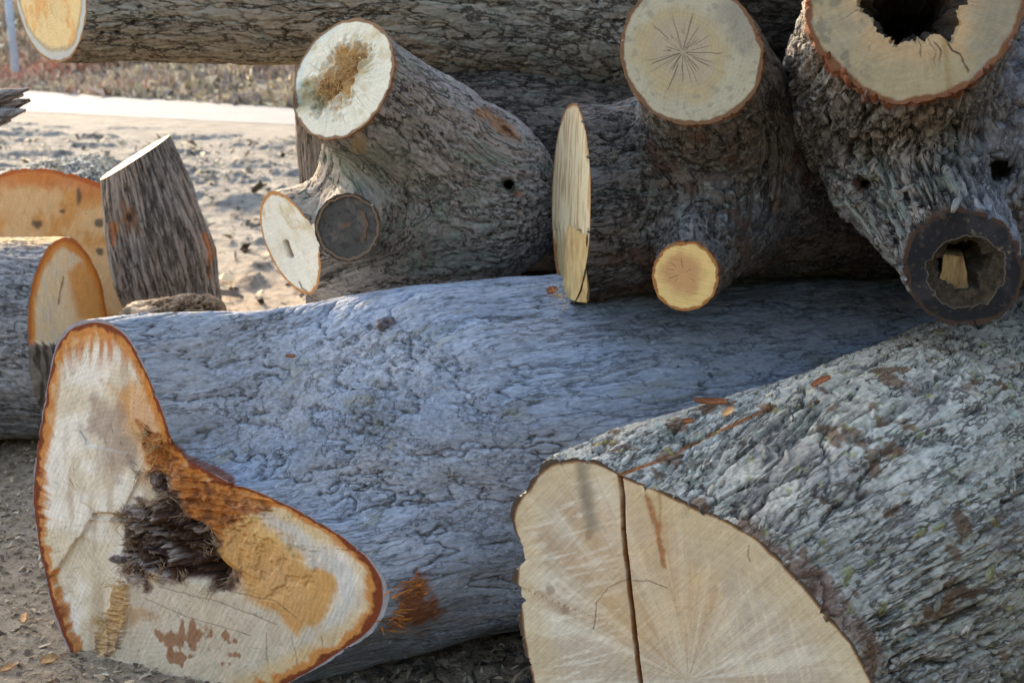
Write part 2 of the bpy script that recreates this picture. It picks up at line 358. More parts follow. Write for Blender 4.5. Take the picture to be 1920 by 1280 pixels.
# ------------------------------------------------------------------ tube logs
def tube(parent, c0, ax, L, rim=None, n=None, r0=.3, rkeys=((0, 1.), (1, .9)), bend=None, sty='scaly', mat=None, NT=500, NU=400, blend=.6,
         ell=1., seed=0., tint=None, upow=1.0, lump=.04, endcap=True, radii=None, grain3=False):
    ax = nrm(ax); n = -ax if n is None else nrm(n); c0 = np.asarray(c0, float)
    up = np.array([0, 0, 1.]) if abs(ax[2]) < .9 else np.array([0, -1., 0])
    b1 = nrm(np.cross(up, ax)); b2 = np.cross(ax, b1)
    if rim is not None:
        rim = np.asarray(rim, float); cl = np.vstack([rim, rim[:1]]); L_ = np.concatenate([[0], np.cumsum(np.linalg.norm(np.diff(cl, axis=0), axis=1))])
        # periodic smooth resample
        t = np.linspace(0, L_[-1], NT, endpoint=False)
        rim = np.stack([np.interp(t, L_, cl[:, k]) for k in range(3)], 1)
        for _ in range(max(1, NT//160)): rim = (np.roll(rim, 1, 0)+2*rim+np.roll(rim, -1, 0))/4
        off = rim - c0; a = off@ax; o1 = off@b1; o2 = off@b2
        if (o1*np.roll(o2, -1)-o2*np.roll(o1, -1)).sum() < 0: a, o1, o2 = a[::-1], o1[::-1], o2[::-1]
        ang = np.unwrap(np.arctan2(o2, o1))
        ang = ang[0] + (ang-ang[0])*(2*math.pi/(abs(ang[-1]-ang[0])*NT/(NT-1)))*np.sign(ang[-1]-ang[0])
    else:
        ang = np.linspace(0, 2*math.pi, NT, endpoint=False)
        rr = r0*(1+lump*fbm(v2(np.cos(ang)*1.3+seed, np.sin(ang)*1.3, 2.), 3))
        o1 = np.cos(ang)*rr*ell; o2 = np.sin(ang)*rr
        off = o1[:, None]*b1+o2[:, None]*b2; a = -(off@n)/(ax@n)
    sdv = np.array([0, .75, -.65]); sc_ = o1*(b1@sdv)+o2*(b2@sdv); k0 = int(np.argmax(sc_))
    o1, o2, a, ang = np.roll(o1, -k0), np.roll(o2, -k0), np.roll(a, -k0), np.roll(ang, -k0)
    arc = np.concatenate([[0], np.cumsum(np.hypot(np.diff(o1), np.diff(o2)))])
    u = np.linspace(0, 1, NU)**upow
    kt = [k[0] for k in rkeys]; kr = [k[1] for k in rkeys]
    rs = np.interp(u, kt, kr); w = sstep(0, 1, u*L/blend)
    O1 = (1-w)[:, None]*o1[None] + w[:, None]*r0*np.cos(ang)[None]*(1 if rim is not None else ell)
    O2 = (1-w)[:, None]*o2[None] + w[:, None]*r0*np.sin(ang)[None]
    O1 *= rs[:, None]; O2 *= rs[:, None]
    s = a[None] + (L-a[None])*u[:, None]
    p = c0 + s[..., None]*ax + O1[..., None]*b1 + O2[..., None]*b2
    if bend is not None: p = p + bend(u[:, None, None])
    # normals
    du = np.gradient(p, axis=0); dv = (np.roll(p, -1, 1)-np.roll(p, 1, 1))
    N = np.cross(dv, du); N /= np.linalg.norm(N, axis=2)[..., None]+1e-9
    if (N[NU//2]*(p[NU//2]-p[NU//2].mean(0))).sum() < 0: N = -N
    pf = p.reshape(-1, 3); q = np.stack([s*STY[sty]['s'], np.broadcast_to(arc[None], s.shape), 0*s], -1).reshape(-1, 3)+seed; 
    if grain3: q = (pf-c0) + ax*(((pf-c0)@ax)[:, None]*(STY[sty]['s']-1)) + seed
    h, nh = bark_q(q, pf-c0+seed, sty)
    h = h*(.5+.5*sstep(0, .07, np.repeat(u*L, NT)))
    pf = pf + N.reshape(-1, 3)*h[:, None]
    g = pf.reshape(NU, NT, 3)
    g[0] -= ax*(((g[0]-c0)@n)/(ax@n))[:, None]
    pf = g.reshape(-1, 3)
    at = dict(bc=q, h=nh)
    tn = np.zeros((len(pf), 4))
    if tint is not None:
        c = Ctx(); c.p = pf; c.px, c.py = proj(pf); c.s = s.ravel(); c.nh = nh; tn = tint(c, tn)
    at['tint'] = tn
    o = mesh('bark', pf, grid_faces(NU, NT), mat, parent, at)
    LAST.update(V=pf, N=N.reshape(-1, 3), q=q, tn=tn, mat=mat, parent=parent, A=np.repeat(np.gradient(u), NT))
    e = g[-1]
    if endcap:
        make_face(parent, e.mean(0), ax, e[:, :], WOOD, default_paint(PAL_TAN), NR=8)
    return o, g[0].copy()

# ------------------------------------------------------------------ blended forks (signed distance)
def sd_cone(p, a, b, ra, rb):
    a = np.asarray(a, f32); ba = np.asarray(b, f32)-a; t = np.clip(((p-a)@ba)/float(ba@ba), 0, 1)
    return np.linalg.norm(p-a-t[:, None]*ba, axis=1) - (ra+(rb-ra)*t)
def smin(a, b, k): h = np.clip(.5+.5*(b-a)/k, 0, 1); return b+(a-b)*h - k*h*(1-h)
def sdf(p, segs, k, holes=()):
    d = None
    for (a, b, ra, rb) in segs:
        e = sd_cone(p, a, b, ra, rb); d = e if d is None else smin(d, e, k)
    for (a, b, ra, rb, kk) in holes: d = -smin(-d, sd_cone(p, a, b, ra, rb), kk)
    return d
def surfnet(f, lo, hi, h):
    n = np.ceil((np.array(hi)-lo)/h).astype(int)+1
    X, Y, Z = [lo[i]+h*np.arange(n[i], dtype=f32) for i in range(3)]
    F = np.empty(n, f32)
    for i in range(n[0]):
        g = np.stack(np.meshgrid(X[i:i+1], Y, Z, indexing='ij'), -1).reshape(-1, 3).astype(f32); F[i] = f(g).reshape(n[1], n[2])
    sg = F < 0
    cs = [sg[a:n[0]-1+a, b:n[1]-1+b, c:n[2]-1+c] for a in (0, 1) for b in (0, 1) for c in (0, 1)]
    anyv = np.logical_or.reduce(cs); allv = np.logical_and.reduce(cs); act = anyv & ~allv
    I = np.argwhere(act); idx = -np.ones(act.shape, np.int64); idx[act] = np.arange(len(I))
    off = [(a, b, c) for a in (0, 1) for b in (0, 1) for c in (0, 1)]
    acc = np.zeros((len(I), 3)); cnt = np.zeros(len(I))
    for i, oa in enumerate(off):
        for ob in off[i+1:]:
            if sum(abs(x-y) for x, y in zip(oa, ob)) != 1: continue
            fa = F[I[:, 0]+oa[0], I[:, 1]+oa[1], I[:, 2]+oa[2]]; fb = F[I[:, 0]+ob[0], I[:, 1]+ob[1], I[:, 2]+ob[2]]
            m = (fa < 0) != (fb < 0); t = np.where(m, fa/np.where(m, fa-fb, 1), 0)
            pt = np.array(oa)[None]+t[:, None]*(np.array(ob)-np.array(oa))[None]
            acc[m] += pt[m]; cnt[m] += 1
    V = np.array(lo)+(I+acc/cnt[:, None])*h
    Q = []
    for axn in range(3):
        sl0 = [slice(None)]*3; sl1 = [slice(None)]*3; sl0[axn] = slice(0, -1); sl1[axn] = slice(1, None)
        s0 = sg[tuple(sl0)]; s1 = sg[tuple(sl1)]; E = np.argwhere(s0 != s1); fl = s0[s0 != s1]
        b, c = [(1, 2), (2, 0), (0, 1)][axn]
        ok = (E[:, b] > 0) & (E[:, c] > 0) & (E[:, b] < n[b]-1) & (E[:, c] < n[c]-1); E = E[ok]; fl = fl[ok]
        q = []
        for db, dc in ((-1, -1), (0, -1), (0, 0), (-1, 0)):
            T = E.copy(); T[:, b] += db; T[:, c] += dc; q.append(idx[T[:, 0], T[:, 1], T[:, 2]])
        q = np.stack(q, 1); q[~fl] = q[~fl][:, ::-1]; Q.append(q)
    Q = np.concatenate(Q); Q = Q[(Q >= 0).all(1)]
    return V, Q
def subdiv(V, Q):
    e = np.concatenate([Q[:, [0, 1]], Q[:, [1, 2]], Q[:, [2, 3]], Q[:, [3, 0]]]); es = np.sort(e, 1)
    key = es[:, 0]*len(V)+es[:, 1]; uq, first, inv = np.unique(key, return_index=True, return_inverse=True)
    mid = (V[es[first, 0]]+V[es[first, 1]])/2; cen = V[Q].mean(1); n0 = len(V); nq = len(Q)
    m = inv.reshape(4, nq)+n0; c = np.arange(nq)+n0+len(mid)
    F = np.concatenate([np.stack([Q[:, i], m[i], c, m[i-1]], 1) for i in range(4)])
    return np.concatenate([V, mid, cen]), F
def fork(parent, segs, cuts, sty, mat, k=.06, h=.009, sub=1, holes=(), tint=None, seed=0., clip=None, extra=None, org=None):
    segs = [(np.asarray(a, float), np.asarray(b, float), ra, rb) for a, b, ra, rb in segs]
    lo = np.min([np.minimum(a-ra, b-rb) for a, b, ra, rb in segs], 0)-.05; hi = np.max([np.maximum(a+ra, b+rb) for a, b, ra, rb in segs], 0)+.05
    f = lambda p: sdf(p, segs, k, holes)
    V, Q = surfnet(f, lo, hi, h)
    for _ in range(sub): V, Q = subdiv(V, Q)
    def grad(p):
        e = .002; g = np.stack([f((p+np.eye(3)[i]*e).astype(f32))-f((p-np.eye(3)[i]*e).astype(f32)) for i in range(3)], 1)/(2*e)
        return g/(np.linalg.norm(g, axis=1)[:, None]+1e-9)
    for _ in range(2): N = grad(V); V = V - N*np.clip(f(V.astype(f32)), -h, h)[:, None]
    N = grad(V)
    # blended bark height
    D = np.stack([sd_cone(V.astype(f32), *s_) for s_ in segs], 1); Wt = np.exp(-(D-D.min(1)[:, None])/.045); Wt /= Wt.sum(1)[:, None]
    O_ = segs[0][1] if org is None else np.asarray(org); kk = STY[sty]['s']; q = np.zeros_like(V)
    for i, (a, b, ra, rb) in enumerate(segs):
        ai = nrm(b-a); pv_ = V-O_; q += Wt[:, i:i+1]*(pv_+ai*((pv_@ai)[:, None]*(kk-1)))
    q = q+seed; H, NH = bark_q(q, V-O_+seed, sty)
    if extra is not None: H = H + extra(V)
    for (pc, n, ax, Rg) in cuts: H = H*np.where(np.linalg.norm(V-pc, axis=1) < Rg, .5+.5*sstep(0, .06, -((V-pc)@nrm(n))), 1.)
    V2 = V + N*H[:, None]
    keep = np.ones(len(Q), bool); rims = []
    for (pc, n, ax, Rg) in cuts:
        n = nrm(n); ax = nrm(ax); s_ = (V2-pc)@n; reg = np.linalg.norm(V2-pc, axis=1) < Rg
        beyond = (s_ > 0) & reg
        # quads that are wholly beyond go; straddling ones snap to the plane
        qb = beyond[Q]; kill = qb.all(1); keep &= ~kill
        strad = qb.any(1) & ~kill; vs = np.unique(Q[strad][qb[strad]])
        vs = vs[beyond[vs]]
        V2[vs] -= ax*((V2[vs]-pc)@n/(ax@n))[:, None]
        e1, e2, _ = frame(n); uu = (V2[vs]-pc)@e1; vv = (V2[vs]-pc)@e2; th = np.arctan2(vv, uu); rr = np.hypot(uu, vv)
        NTc = 420; bins = ((th+math.pi)/(2*math.pi)*NTc).astype(int) % NTc; mx = np.full(NTc, np.nan)
        for b_ in np.unique(bins): mx[b_] = rr[bins == b_].max()
        tt = np.arange(NTc); okb = ~np.isnan(mx); xs = tt[okb]; ys = mx[okb]
        mx = np.interp(tt, np.concatenate([xs-NTc, xs, xs+NTc]), np.tile(ys, 3)) + .0008
        ta = (tt+.5)/NTc*2*math.pi-math.pi
        rims.append(pc + np.cos(ta)[:, None]*mx[:, None]*e1 + np.sin(ta)[:, None]*mx[:, None]*e2)
    Q = Q[keep]; used = np.unique(Q); rem = -np.ones(len(V2), int); rem[used] = np.arange(len(used)); Q = rem[Q]
    V2 = V2[used]; NH = NH[used]
    tn = np.zeros((len(V2), 4))
    if tint is not None:
        c = Ctx(); c.p = V2; c.px, c.py = proj(V2); c.nh = NH; tn = tint(c, tn)
    LAST.update(V=V2, N=N[used], q=q[used], tn=tn, mat=mat, parent=parent, A=np.ones(len(V2)))
    mesh('bark', V2, Q, mat, parent, dict(bc=q[used], h=NH, tint=tn))
    return rims
def put(tn, m, col):
    m = np.clip(m, 0, 1); a = tn[:, 3]*(1-m); na = a+m
    tn[:, :3] = (tn[:, :3]*a[:, None]+np.array(col)[None]*m[:, None])/np.maximum(na, 1e-6)[:, None]; tn[:, 3] = na
    return tn

PAL_TAN = dict(heart=lin(190, 165, 130), sap=lin(205, 190, 155), rim=lin(120, 75, 40), bark=lin(70, 55, 45), rw=.009)
WOOD = wood_mat('cut_wood_plain')
def fibres(parent, pts, mat, name='splinters', seed=1):
    """pts: list of (pos, dir, count, length, spread, width)"""
    r = np.random.RandomState(seed); qs = []
    for pos, d, cnt, ln, spr, wd in pts:
        pos = np.array(pos); d = nrm(d)
        for _ in range(cnt):
            a = pos + r.normal(size=3)*spr; v = nrm(d + r.normal(size=3)*.45)*ln*r.uniform(.5, 1.3); sd_ = nrm(np.cross(v, r.normal(size=3)))*wd*r.uniform(.5, 1.5)
            cv = r.normal(size=3)*ln*.18; prev = (a-sd_, a+sd_); th = nrm(np.cross(v, sd_))*wd*.35
            for k in range(1, 5):
                t = k/4; c = a+v*t+cv*t*t; w_ = sd_*(1-t*.85)
                cur = (c-w_, c+w_)
                qs.append([prev[0], prev[1], cur[1], cur[0]]); qs.append([prev[0]-th, prev[1]-th, cur[1]-th, cur[0]-th])
                qs.append([prev[1], prev[1]-th, cur[1]-th, cur[1]]); qs.append([prev[0]-th, prev[0], cur[0], cur[0]-th]); prev = cur
    v, f = soup(qs); return mesh(name, v, f, mat, parent, smooth=False)
M_ORFIB = plain('torn_orange_fibre', lin(130, 66, 25), lin(205, 130, 62), 60.)
M_PALEFIB = plain('torn_pale_fibre', lin(165, 120, 70), lin(225, 195, 145), 60.)
M_ROT = plain('rotten_brown_wood', lin(70, 50, 40), lin(170, 150, 138), 34., .006, stretch=(.4, .4, 3))
M_KNOT = plain('grey_knot', lin(86, 80, 84), lin(140, 134, 140), 40., .004)
M_CHIP = plain('fresh_chip', lin(150, 95, 55), lin(215, 170, 120), 45.)
M_BCHIP = plain('bark_chip', lin(85, 50, 34), lin(165, 98, 62), 45.)
# ================================================================== GROUND, ROAD, BANK
def y_far(x): return 21.5-.686*(np.clip(x, -14, -1.5)+8.25)
def y_near(x): return 17.5-.47*(np.clip(x, -14, -1.5)+6.75)
def ground_h(x, y):
    p = v2(x, y, 0)
    far = sstep(3.2, 5., y)
    h = (.010*fbm(p*5, 4) + .004*fbm(p*26, 3))*(1-sstep(-2.5, -.3, y-y_near(x))*(y < y_far(x)+.6)) + far*((.014*fbm(p*1.1, 4))+.005*ridged(p*np.array([2.0,4.5,1])+5, 3)+.006*fbm(p*np.array([9.,15.,1]), 3)+.06*sstep(.12, .5, fbm(p*np.array([1.3,2.6,1])+9, 3))*ridged(p*7, 2)*(x < -1.4))*(1-sstep(-2.5, -.3, y-y_near(x)))
    # muddy heap at the far left and ruts
    h = h + .55*np.exp(-((x+3.0)/.75)**2-((y-6.9)/.7)**2) + .16*np.exp(-((x+4.6)/2.)**2-((y-9.6)/1.1)**2)*(1+fbm(p*2.5, 3))
    h = h + .10*np.exp(-((x+1.95)/.32)**2-((y-9.2)/.22)**2)
    # bank behind the road
    yr = y_far(x)
    h = h + sstep(0, 1, (y-yr-.6)/24.)*7.5 + .25*sstep(0, 3, y-yr-1)*fbm(p*.5, 3)
    return h
xs = np.concatenate([np.linspace(-60, -7, 40), np.linspace(-6.8, 3, 700), np.linspace(3.2, 60, 40)])
ys = np.concatenate([np.linspace(-25, 1.2, 30), np.linspace(1.25, 6, 430), np.linspace(6.02, 18, 420), np.linspace(18.1, 90, 130)])
GX, GY = np.meshgrid(xs, ys); gx, gy = GX.ravel(), GY.ravel(); gz = ground_h(gx, gy)
m = M('earth'); po = m.n('NewGeometry').outputs['Position']; yy = m.n('SeparateXYZ', {0: po}).outputs[1]
na = m.noise(po, 1.4, 6, .65); nb = m.noise(po, 24., 8, .75); nc = m.noise(po, 150., 4, .7)
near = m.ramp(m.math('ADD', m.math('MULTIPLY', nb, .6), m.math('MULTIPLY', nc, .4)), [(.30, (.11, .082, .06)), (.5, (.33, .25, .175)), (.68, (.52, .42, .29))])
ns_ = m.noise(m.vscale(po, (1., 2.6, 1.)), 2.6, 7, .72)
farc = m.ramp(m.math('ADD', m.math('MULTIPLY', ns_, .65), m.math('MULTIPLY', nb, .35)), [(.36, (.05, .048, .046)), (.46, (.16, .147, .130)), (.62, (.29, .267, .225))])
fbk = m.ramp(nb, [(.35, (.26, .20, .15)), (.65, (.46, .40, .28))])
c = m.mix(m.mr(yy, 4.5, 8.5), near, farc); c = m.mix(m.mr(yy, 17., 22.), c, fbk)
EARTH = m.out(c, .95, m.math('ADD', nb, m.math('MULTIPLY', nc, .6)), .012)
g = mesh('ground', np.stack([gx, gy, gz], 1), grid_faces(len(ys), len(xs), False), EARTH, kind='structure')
# road
rx = np.linspace(-40, 30, 160); rt = np.linspace(0, 1, 14)
ya = y_near(rx); yb = y_far(rx)
RX = np.tile(rx, (14, 1)); RY = ya[None]*(1-rt[:, None])+yb[None]*rt[:, None]
rz = np.maximum(ground_h(RX.ravel(), RY.ravel()), 0)*0+.006
ROAD = plain('pale_road', (.145, .15, .16), (.205, .21, .22), 3., .01)
mesh('road', np.stack([RX.ravel(), RY.ravel(), rz+.004*fbm(v2(RX.ravel(), RY.ravel())*.7, 2)], 1), grid_faces(14, 160, False), ROAD, kind='structure')

# brush on the bank
r = np.random.RandomState(3)
m = M('dry_brush'); rn = m.n('Attribute', attribute_name='col').outputs['Color']; BRUSH = m.out(rn, .9)
N_ = 52000; bx = r.uniform(-13, 5, N_); yr = y_far(bx); by = yr + .5 + r.uniform(0, 1, N_)**1.2*17
bz = ground_h(bx, by); cl = perlin(v2(bx*.55, by*.55, 4.)); kh = .15+.75*np.clip(cl+.45, 0, 1)
pv, pc_ = [], []
cols = np.array([(.42, .20, .14), (.44, .29, .20), (.48, .37, .25), (.26, .21, .18), (.56, .45, .27), (.36, .26, .20)])
ci = (np.clip((perlin(v2(bx*.28, by*.28, 9.))+.55)*4.6+r.normal(size=N_)*.9, 0, 5)).astype(int)
for k in range(9):
    d = r.normal(size=(N_, 3)); d[:, 2] = np.abs(d[:, 2])+.6; d /= np.linalg.norm(d, axis=1)[:, None]
    ln = kh*r.uniform(.2, .8, N_)*(.45+.55*sstep(.5, 4., by-yr)); a = np.stack([bx, by, bz], 1)+r.normal(size=(N_, 3))*[.18, .18, 0]
    sd_ = np.cross(d, r.normal(size=(N_, 3))); sd_ /= np.linalg.norm(sd_, axis=1)[:, None]; sd_ *= (r.uniform(.002, .0055, N_)*(1+(by-18)*.05))[:, None]
    e = a+d*ln[:, None]; mid = (a+e)/2 + r.normal(size=(N_, 3))*.05
    pv.append(np.stack([a-sd_, a+sd_, mid+sd_, e], 1)); cc = cols[ci]*r.uniform(.55, 1.35, (N_, 1)); pc_.append(np.repeat(cc[:, None], 4, 1))
pv = np.concatenate(pv).reshape(-1, 3); pc_ = np.concatenate(pc_).reshape(-1, 3)
mesh('dry_brush', pv, np.arange(len(pv)).reshape(-1, 4), BRUSH, smooth=False, kind='stuff', attrs=dict(col=pc_))['label'] = 'dry reddish brown scrub on the bank beyond the pale road'
# bare trees on the bank
BT = plain('far_tree_bark', (.07, .055, .045), (.15, .12, .10), 8., .01)
def simple_tube(pts, rads, nt=10):
    pts = np.array(pts, float); v = []
    for i, (p, r_) in enumerate(zip(pts, rads)):
        d = nrm(pts[min(i+1, len(pts)-1)]-pts[max(i-1, 0)]); a = nrm(np.cross(d, [0.3, .9, .1])); b = np.cross(d, a)
        t = np.linspace(0, 2*math.pi, nt, endpoint=False); v.append(p+r_*(np.cos(t)[:, None]*a+np.sin(t)[:, None]*b))
    return np.concatenate(v), grid_faces(len(pts), nt)
def far_tree(px, Y, rad, hgt, label, seed):
    r = np.random.RandomState(seed); b = P(px, 100, Y); b[2] = ground_h(np.array([b[0]]), np.array([b[1]]))[0]-.1
    t = thing('bare_tree', label, 'tree', b, 'bare tree trunks on the bank beyond the road')
    pts = [b+np.array([r.normal()*.06*k, r.normal()*.06*k, hgt*k/6]) for k in range(7)]
    v, f = simple_tube(pts, [rad*(1-.12*k) for k in range(7)]); mesh('trunk', v, f, BT, t)
    vs, fs, n0 = [], [], 0
    for k in range(26):
        q = pts[2+k % 5]; d = nrm([r.normal(), r.normal(), abs(r.normal())*.7+.3]); L = hgt*r.uniform(.15, .35)
        lp = [q+d*L*s+np.array([0, 0, .12*L*s*s])+r.normal(size=3)*.03 for s in (0, .35, .7, 1)]
        v, f = simple_tube(lp, [rad*.3, rad*.2, rad*.12, .004], 5); vs.append(v); fs.append(f+n0); n0 += len(v)
    mesh('crown', np.concatenate(vs), np.concatenate(fs), BT, t)
far_tree(402, 27.5, .08, 6.5, 'slimmest bare tree trunk beyond the road', 2)
far_tree(436, 26.8, .13, 7.5, 'middle one of the three bare tree trunks beyond the road', 5)
far_tree(487, 26.0, .22, 8.5, 'thickest bare tree trunk beyond the road', 9)
# fence at the far left
WP = plain('pale_post_paint', (.22, .24, .27), (.32, .34, .37), 12., .003); WR = plain('weathered_rail', (.34, .29, .22), (.52, .46, .36), 12., .004)
fb = P(26, 100, 24.); fb[2] = ground_h(np.array([fb[0]]), np.array([fb[1]]))[0]
t = thing('fence', 'pale post and rail fence on the bank at the far upper left', 'fence', fb)
for k in (-3, -2, -1, 0):
    x0 = fb[0]+k*1.9; y0 = fb[1]-k*.25; z0 = ground_h(np.array([x0]), np.array([y0]))[0]
    hh = 1.55 if k == 0 else 1.3
    v, f = simple_tube([(x0, y0, z0-.1), (x0, y0, z0+hh*.5), (x0, y0, z0+hh), (x0, y0, z0+hh+.02)], [.075, .072, .07, .001], 12); mesh('post', v, f, WP, t)
for hh in (.62, 1.02):
    v, f = simple_tube([(fb[0]+k*1.9-(.12 if k == 0 else 0), fb[1]-k*.25-.08, ground_h(np.array([fb[0]+k*1.9]), np.array([fb[1]-k*.25]))[0]+hh) for k in (-3, -2, -1, 0)], [.045]*4, 8); mesh('rail', v, f, WR, t)

# ================================================================== BIG LOG, FRONT LEFT
A1 = nrm([math.sin(math.radians(62)), math.cos(math.radians(62)), -.012])
n1 = nrm([-.35, -.93, .16]); p1 = P(235, 640, 2.72); p1 = ray_plane(235, 640, p1, n1)
O1 = [(128,608),(155,601),(190,600),(215,610),(240,632),(265,675),(285,715),(303,755),(314,792),(322,818),(348,855),(385,878),(430,898),(490,920),(545,945),(600,975),(650,1008),(695,1045),(722,1080),(731,1115),(722,1150),(700,1185),(660,1215),(615,1245),(570,1268),(500,1300),(420,1325),(330,1335),(250,1325),(195,1300),(160,1265),(125,1215),(100,1150),(82,1080),(68,1010),(60,940),(62,880),(75,810),(85,740),(93,680),(105,635)]
c1 = ray_plane(235, 1000, p1, n1); rim1 = np.array([ray_plane(x, y, p1, n1) for x, y in O1])
t1 = thing('log', 'huge blue-grey log in front, orange-rimmed cut face with a dark rotten pocket', 'log', (c1[0], c1[1], 0), 'felled logs in the pile')
def tint1(c, tn):
    n = fbm(c.p*22, 3)
    tn = put(tn, 1-sstep(.002, .007, c.s-c.s.min()*0+ .003*n - RIM1S), lin(140, 70, 35)) if False else tn
    d = np.hypot((c.px-778)/1., (c.py-1135)*.9); tn = put(tn, .9*(1-sstep(22, 55, d+28*n)), lin(150, 85, 40))
    d = line_d(c.px, c.py, [(300, 820), (360, 862), (430, 900)]); tn = put(tn, .8*(1-sstep(3, 11, d+8*n)), lin(125, 62, 30))
    return tn
# downhill body: centre line of the trunk passes behind the traced face
cen_target = lambda X: np.array([X, 2.89+X/math.tan(math.radians(62)), .42])
def bend1(s):
    tgt = cen_target(.2) + A1*0
    # lateral drift so that the round trunk lies on its own axis
    base = c1 + A1*((tgt-c1)@A1); dv = tgt-base
    return sstep(0, .22, s)*dv
mb, rimv = tube(t1, c1, A1, 3.1, rim=rim1, n=n1, r0=.425, rkeys=((0, 1.), (.3, 1.), (.62, .86), (1, .72)), bend=bend1, sty='blue', mat=B_BLUE, NT=760, NU=700, blend=.55, upow=1.12, tint=tint1, seed=.3, grain3=True)
V_LOG1 = LAST['V']; flakes(260, .012, A1, 3, .2, .001)
def paint1(c):
    x, y, e = c.px, c.py, c.e
    n = fbm(v2(c.u*7, c.v*7, 1.), 4); n2 = fbm(v2(c.u*28, c.v*28, 2.), 4); n3 = fbm(v2(c.u*60, c.v*14, 3.), 3); nv = fbm(v2(c.u*45, c.v*5, 8.), 3)
    wx, wy = x+26*n+14*n2, y+26*fbm(v2(c.u*7, c.v*7, 5.), 4)+14*n2
    col = np.tile(lin(214, 194, 166), (len(x), 1))
    col = mix(col, lin(230, 216, 198), sstep(.0, .5, n+.2))
    col = mix(col, lin(176, 150, 122), .6*sstep(.1, .6, fbm(v2(c.u*18, c.v*4, 6.), 3)))
    # lower wood: tan with streaks
    low = 1-sstep(-15, 30, poly_d(wx, wy, [(240,1075),(420,1090),(560,1150),(620,1200),(520,1300),(200,1330),(200,1180)]))
    col = mix(col, lin(196, 174, 148), low*.8)
    # orange streaks under the top edge
    topm = (1-sstep(640, 700, y-22*nv))*sstep(-.15, .25, nv+.12)
    col = mix(col, lin(188, 106, 46), topm*.85)
    # right edge orange on the top lobe
    col = mix(col, lin(196, 120, 55), .85*(1-sstep(.03, .060, e+.016*n))*(y < 860))
    og = 1-sstep(-14, 16, poly_d(wx, wy, [(210,735),(262,720),(318,800),(330,850),(300,900),(270,900),(240,830)]))
    col = mix(col, lin(205, 140, 72), .75*og)
    col = mix(col, lin(160, 132, 112), .75*(1-sstep(-10, 18, poly_d(wx, wy, [(180,760),(225,765),(240,840),(225,900),(200,830),(165,800)]))))
    # warm orange heart on the right lobe
    orr = 1-sstep(-12, 14, poly_d(wx, wy, [(335,870),(440,905),(470,960),(600,1040),(640,1100),(600,1165),(560,1190),(520,1140),(430,1085),(380,1020),(330,960)]))
    col = mix(col, lin(202, 142, 72), .88*orr)
    col = mix(col, lin(152, 88, 34), .75*(1-sstep(-10, 14, poly_d(wx, wy, [(330,870),(440,905),(450,950),(400,990),(340,960)]))))
    col = mix(col, lin(214, 170, 110), .8*(1-sstep(-6, 6, poly_d(wx, wy, [(440,975),(500,985),(545,1010),(600,1030),(560,1045),(500,1020),(480,1030),(465,1000)]))))
    # grey white band beyond the orange
    gb = line_d(wx, wy, [(450, 955), (560, 1010), (640, 1060), (665, 1110), (640, 1170), (600, 1210)]); col = mix(col, lin(198, 190, 180), .75*(1-sstep(9, 26, gb)))
    yb = 1-sstep(.045, .085, e+.02*n); col = mix(col, lin(214, 172, 112), .62*yb*sstep(380, 480, x))
    col = mix(col, lin(214, 186, 140), .5*(1-sstep(.02, .05, e+.01*n))*(x < 250))
    # brown patches low down
    for (cx, cy, rx_, ry_) in ((345, 1195, 42, 20), (338, 1228, 26, 14), (425, 1200, 20, 10), (440, 1232, 14, 8), (432, 1250, 20, 6)):
        d = np.hypot((wx*.35+x*.65-cx)/rx_, (wy*.35+y*.65-cy)/ry_); col = mix(col, lin(146, 92, 56), .85*(1-sstep(.7, 1.15, d+.8*n2+.9*nv)))
    br = np.hypot((wx-250)/60, (wy-1160)/26); col = mix(col, lin(176, 128, 80), .6*(1-sstep(.6, 1.2, br)))
    # rot pocket
    rp = poly_d(wx, wy, ROT1); band = poly_d(wx, wy, [(262,800),(318,812),(350,868),(440,905),(520,945),(470,985),(420,1000),(395,1045),(340,985),(300,930),(268,880)]); col = mix(col, lin(176, 104, 46), .85*(1-sstep(-6, 6, band))); col = mix(col, lin(112, 60, 30), .8*(1-sstep(-6, 6, band))*sstep(.1, .4, fbm(v2(c.u*34, c.v*34, 12.), 4)+.1)); col = mix(col, lin(118, 84, 66), .8*(1-sstep(-5, 9, rp)));
    w5 = .012*fbm(v2(c.u*20, c.v*20, 6.), 2); F1, F2, idv = worley(v2((c.u+w5)*22, (c.v-w5)*56, 1.)); fb5 = fbm(v2(c.u*18, c.v*120, 4.), 3)
    deep = mix(np.tile(lin(92, 64, 48), (len(x), 1)), lin(164, 144, 132), sstep(.25, .75, idv+.5*fb5)*sstep(420, 330, x) if False else sstep(.25, .75, idv+.5*fb5-.7*sstep(290, 350, x))); deep = mix(deep, lin(58, 38, 32), sstep(.15, .6, -fb5+.3*n+.3*sstep(320, 400, x)))
    m_ = (1-sstep(-9, 3, rp))[:, None]; col = col*(1-m_)+deep*m_
    fl = 1-sstep(-6, 6, poly_d(wx*.4+x*.6, wy*.4+y*.6, [(205,1095),(248,1085),(236,1160),(225,1215),(175,1225),(165,1200),(190,1170)]))
    col = mix(col, lin(186, 140, 86), .8*fl); col = mix(col, lin(118, 98, 84), fl*sstep(.0, .4, nv)*sstep(1160, 1200, y))
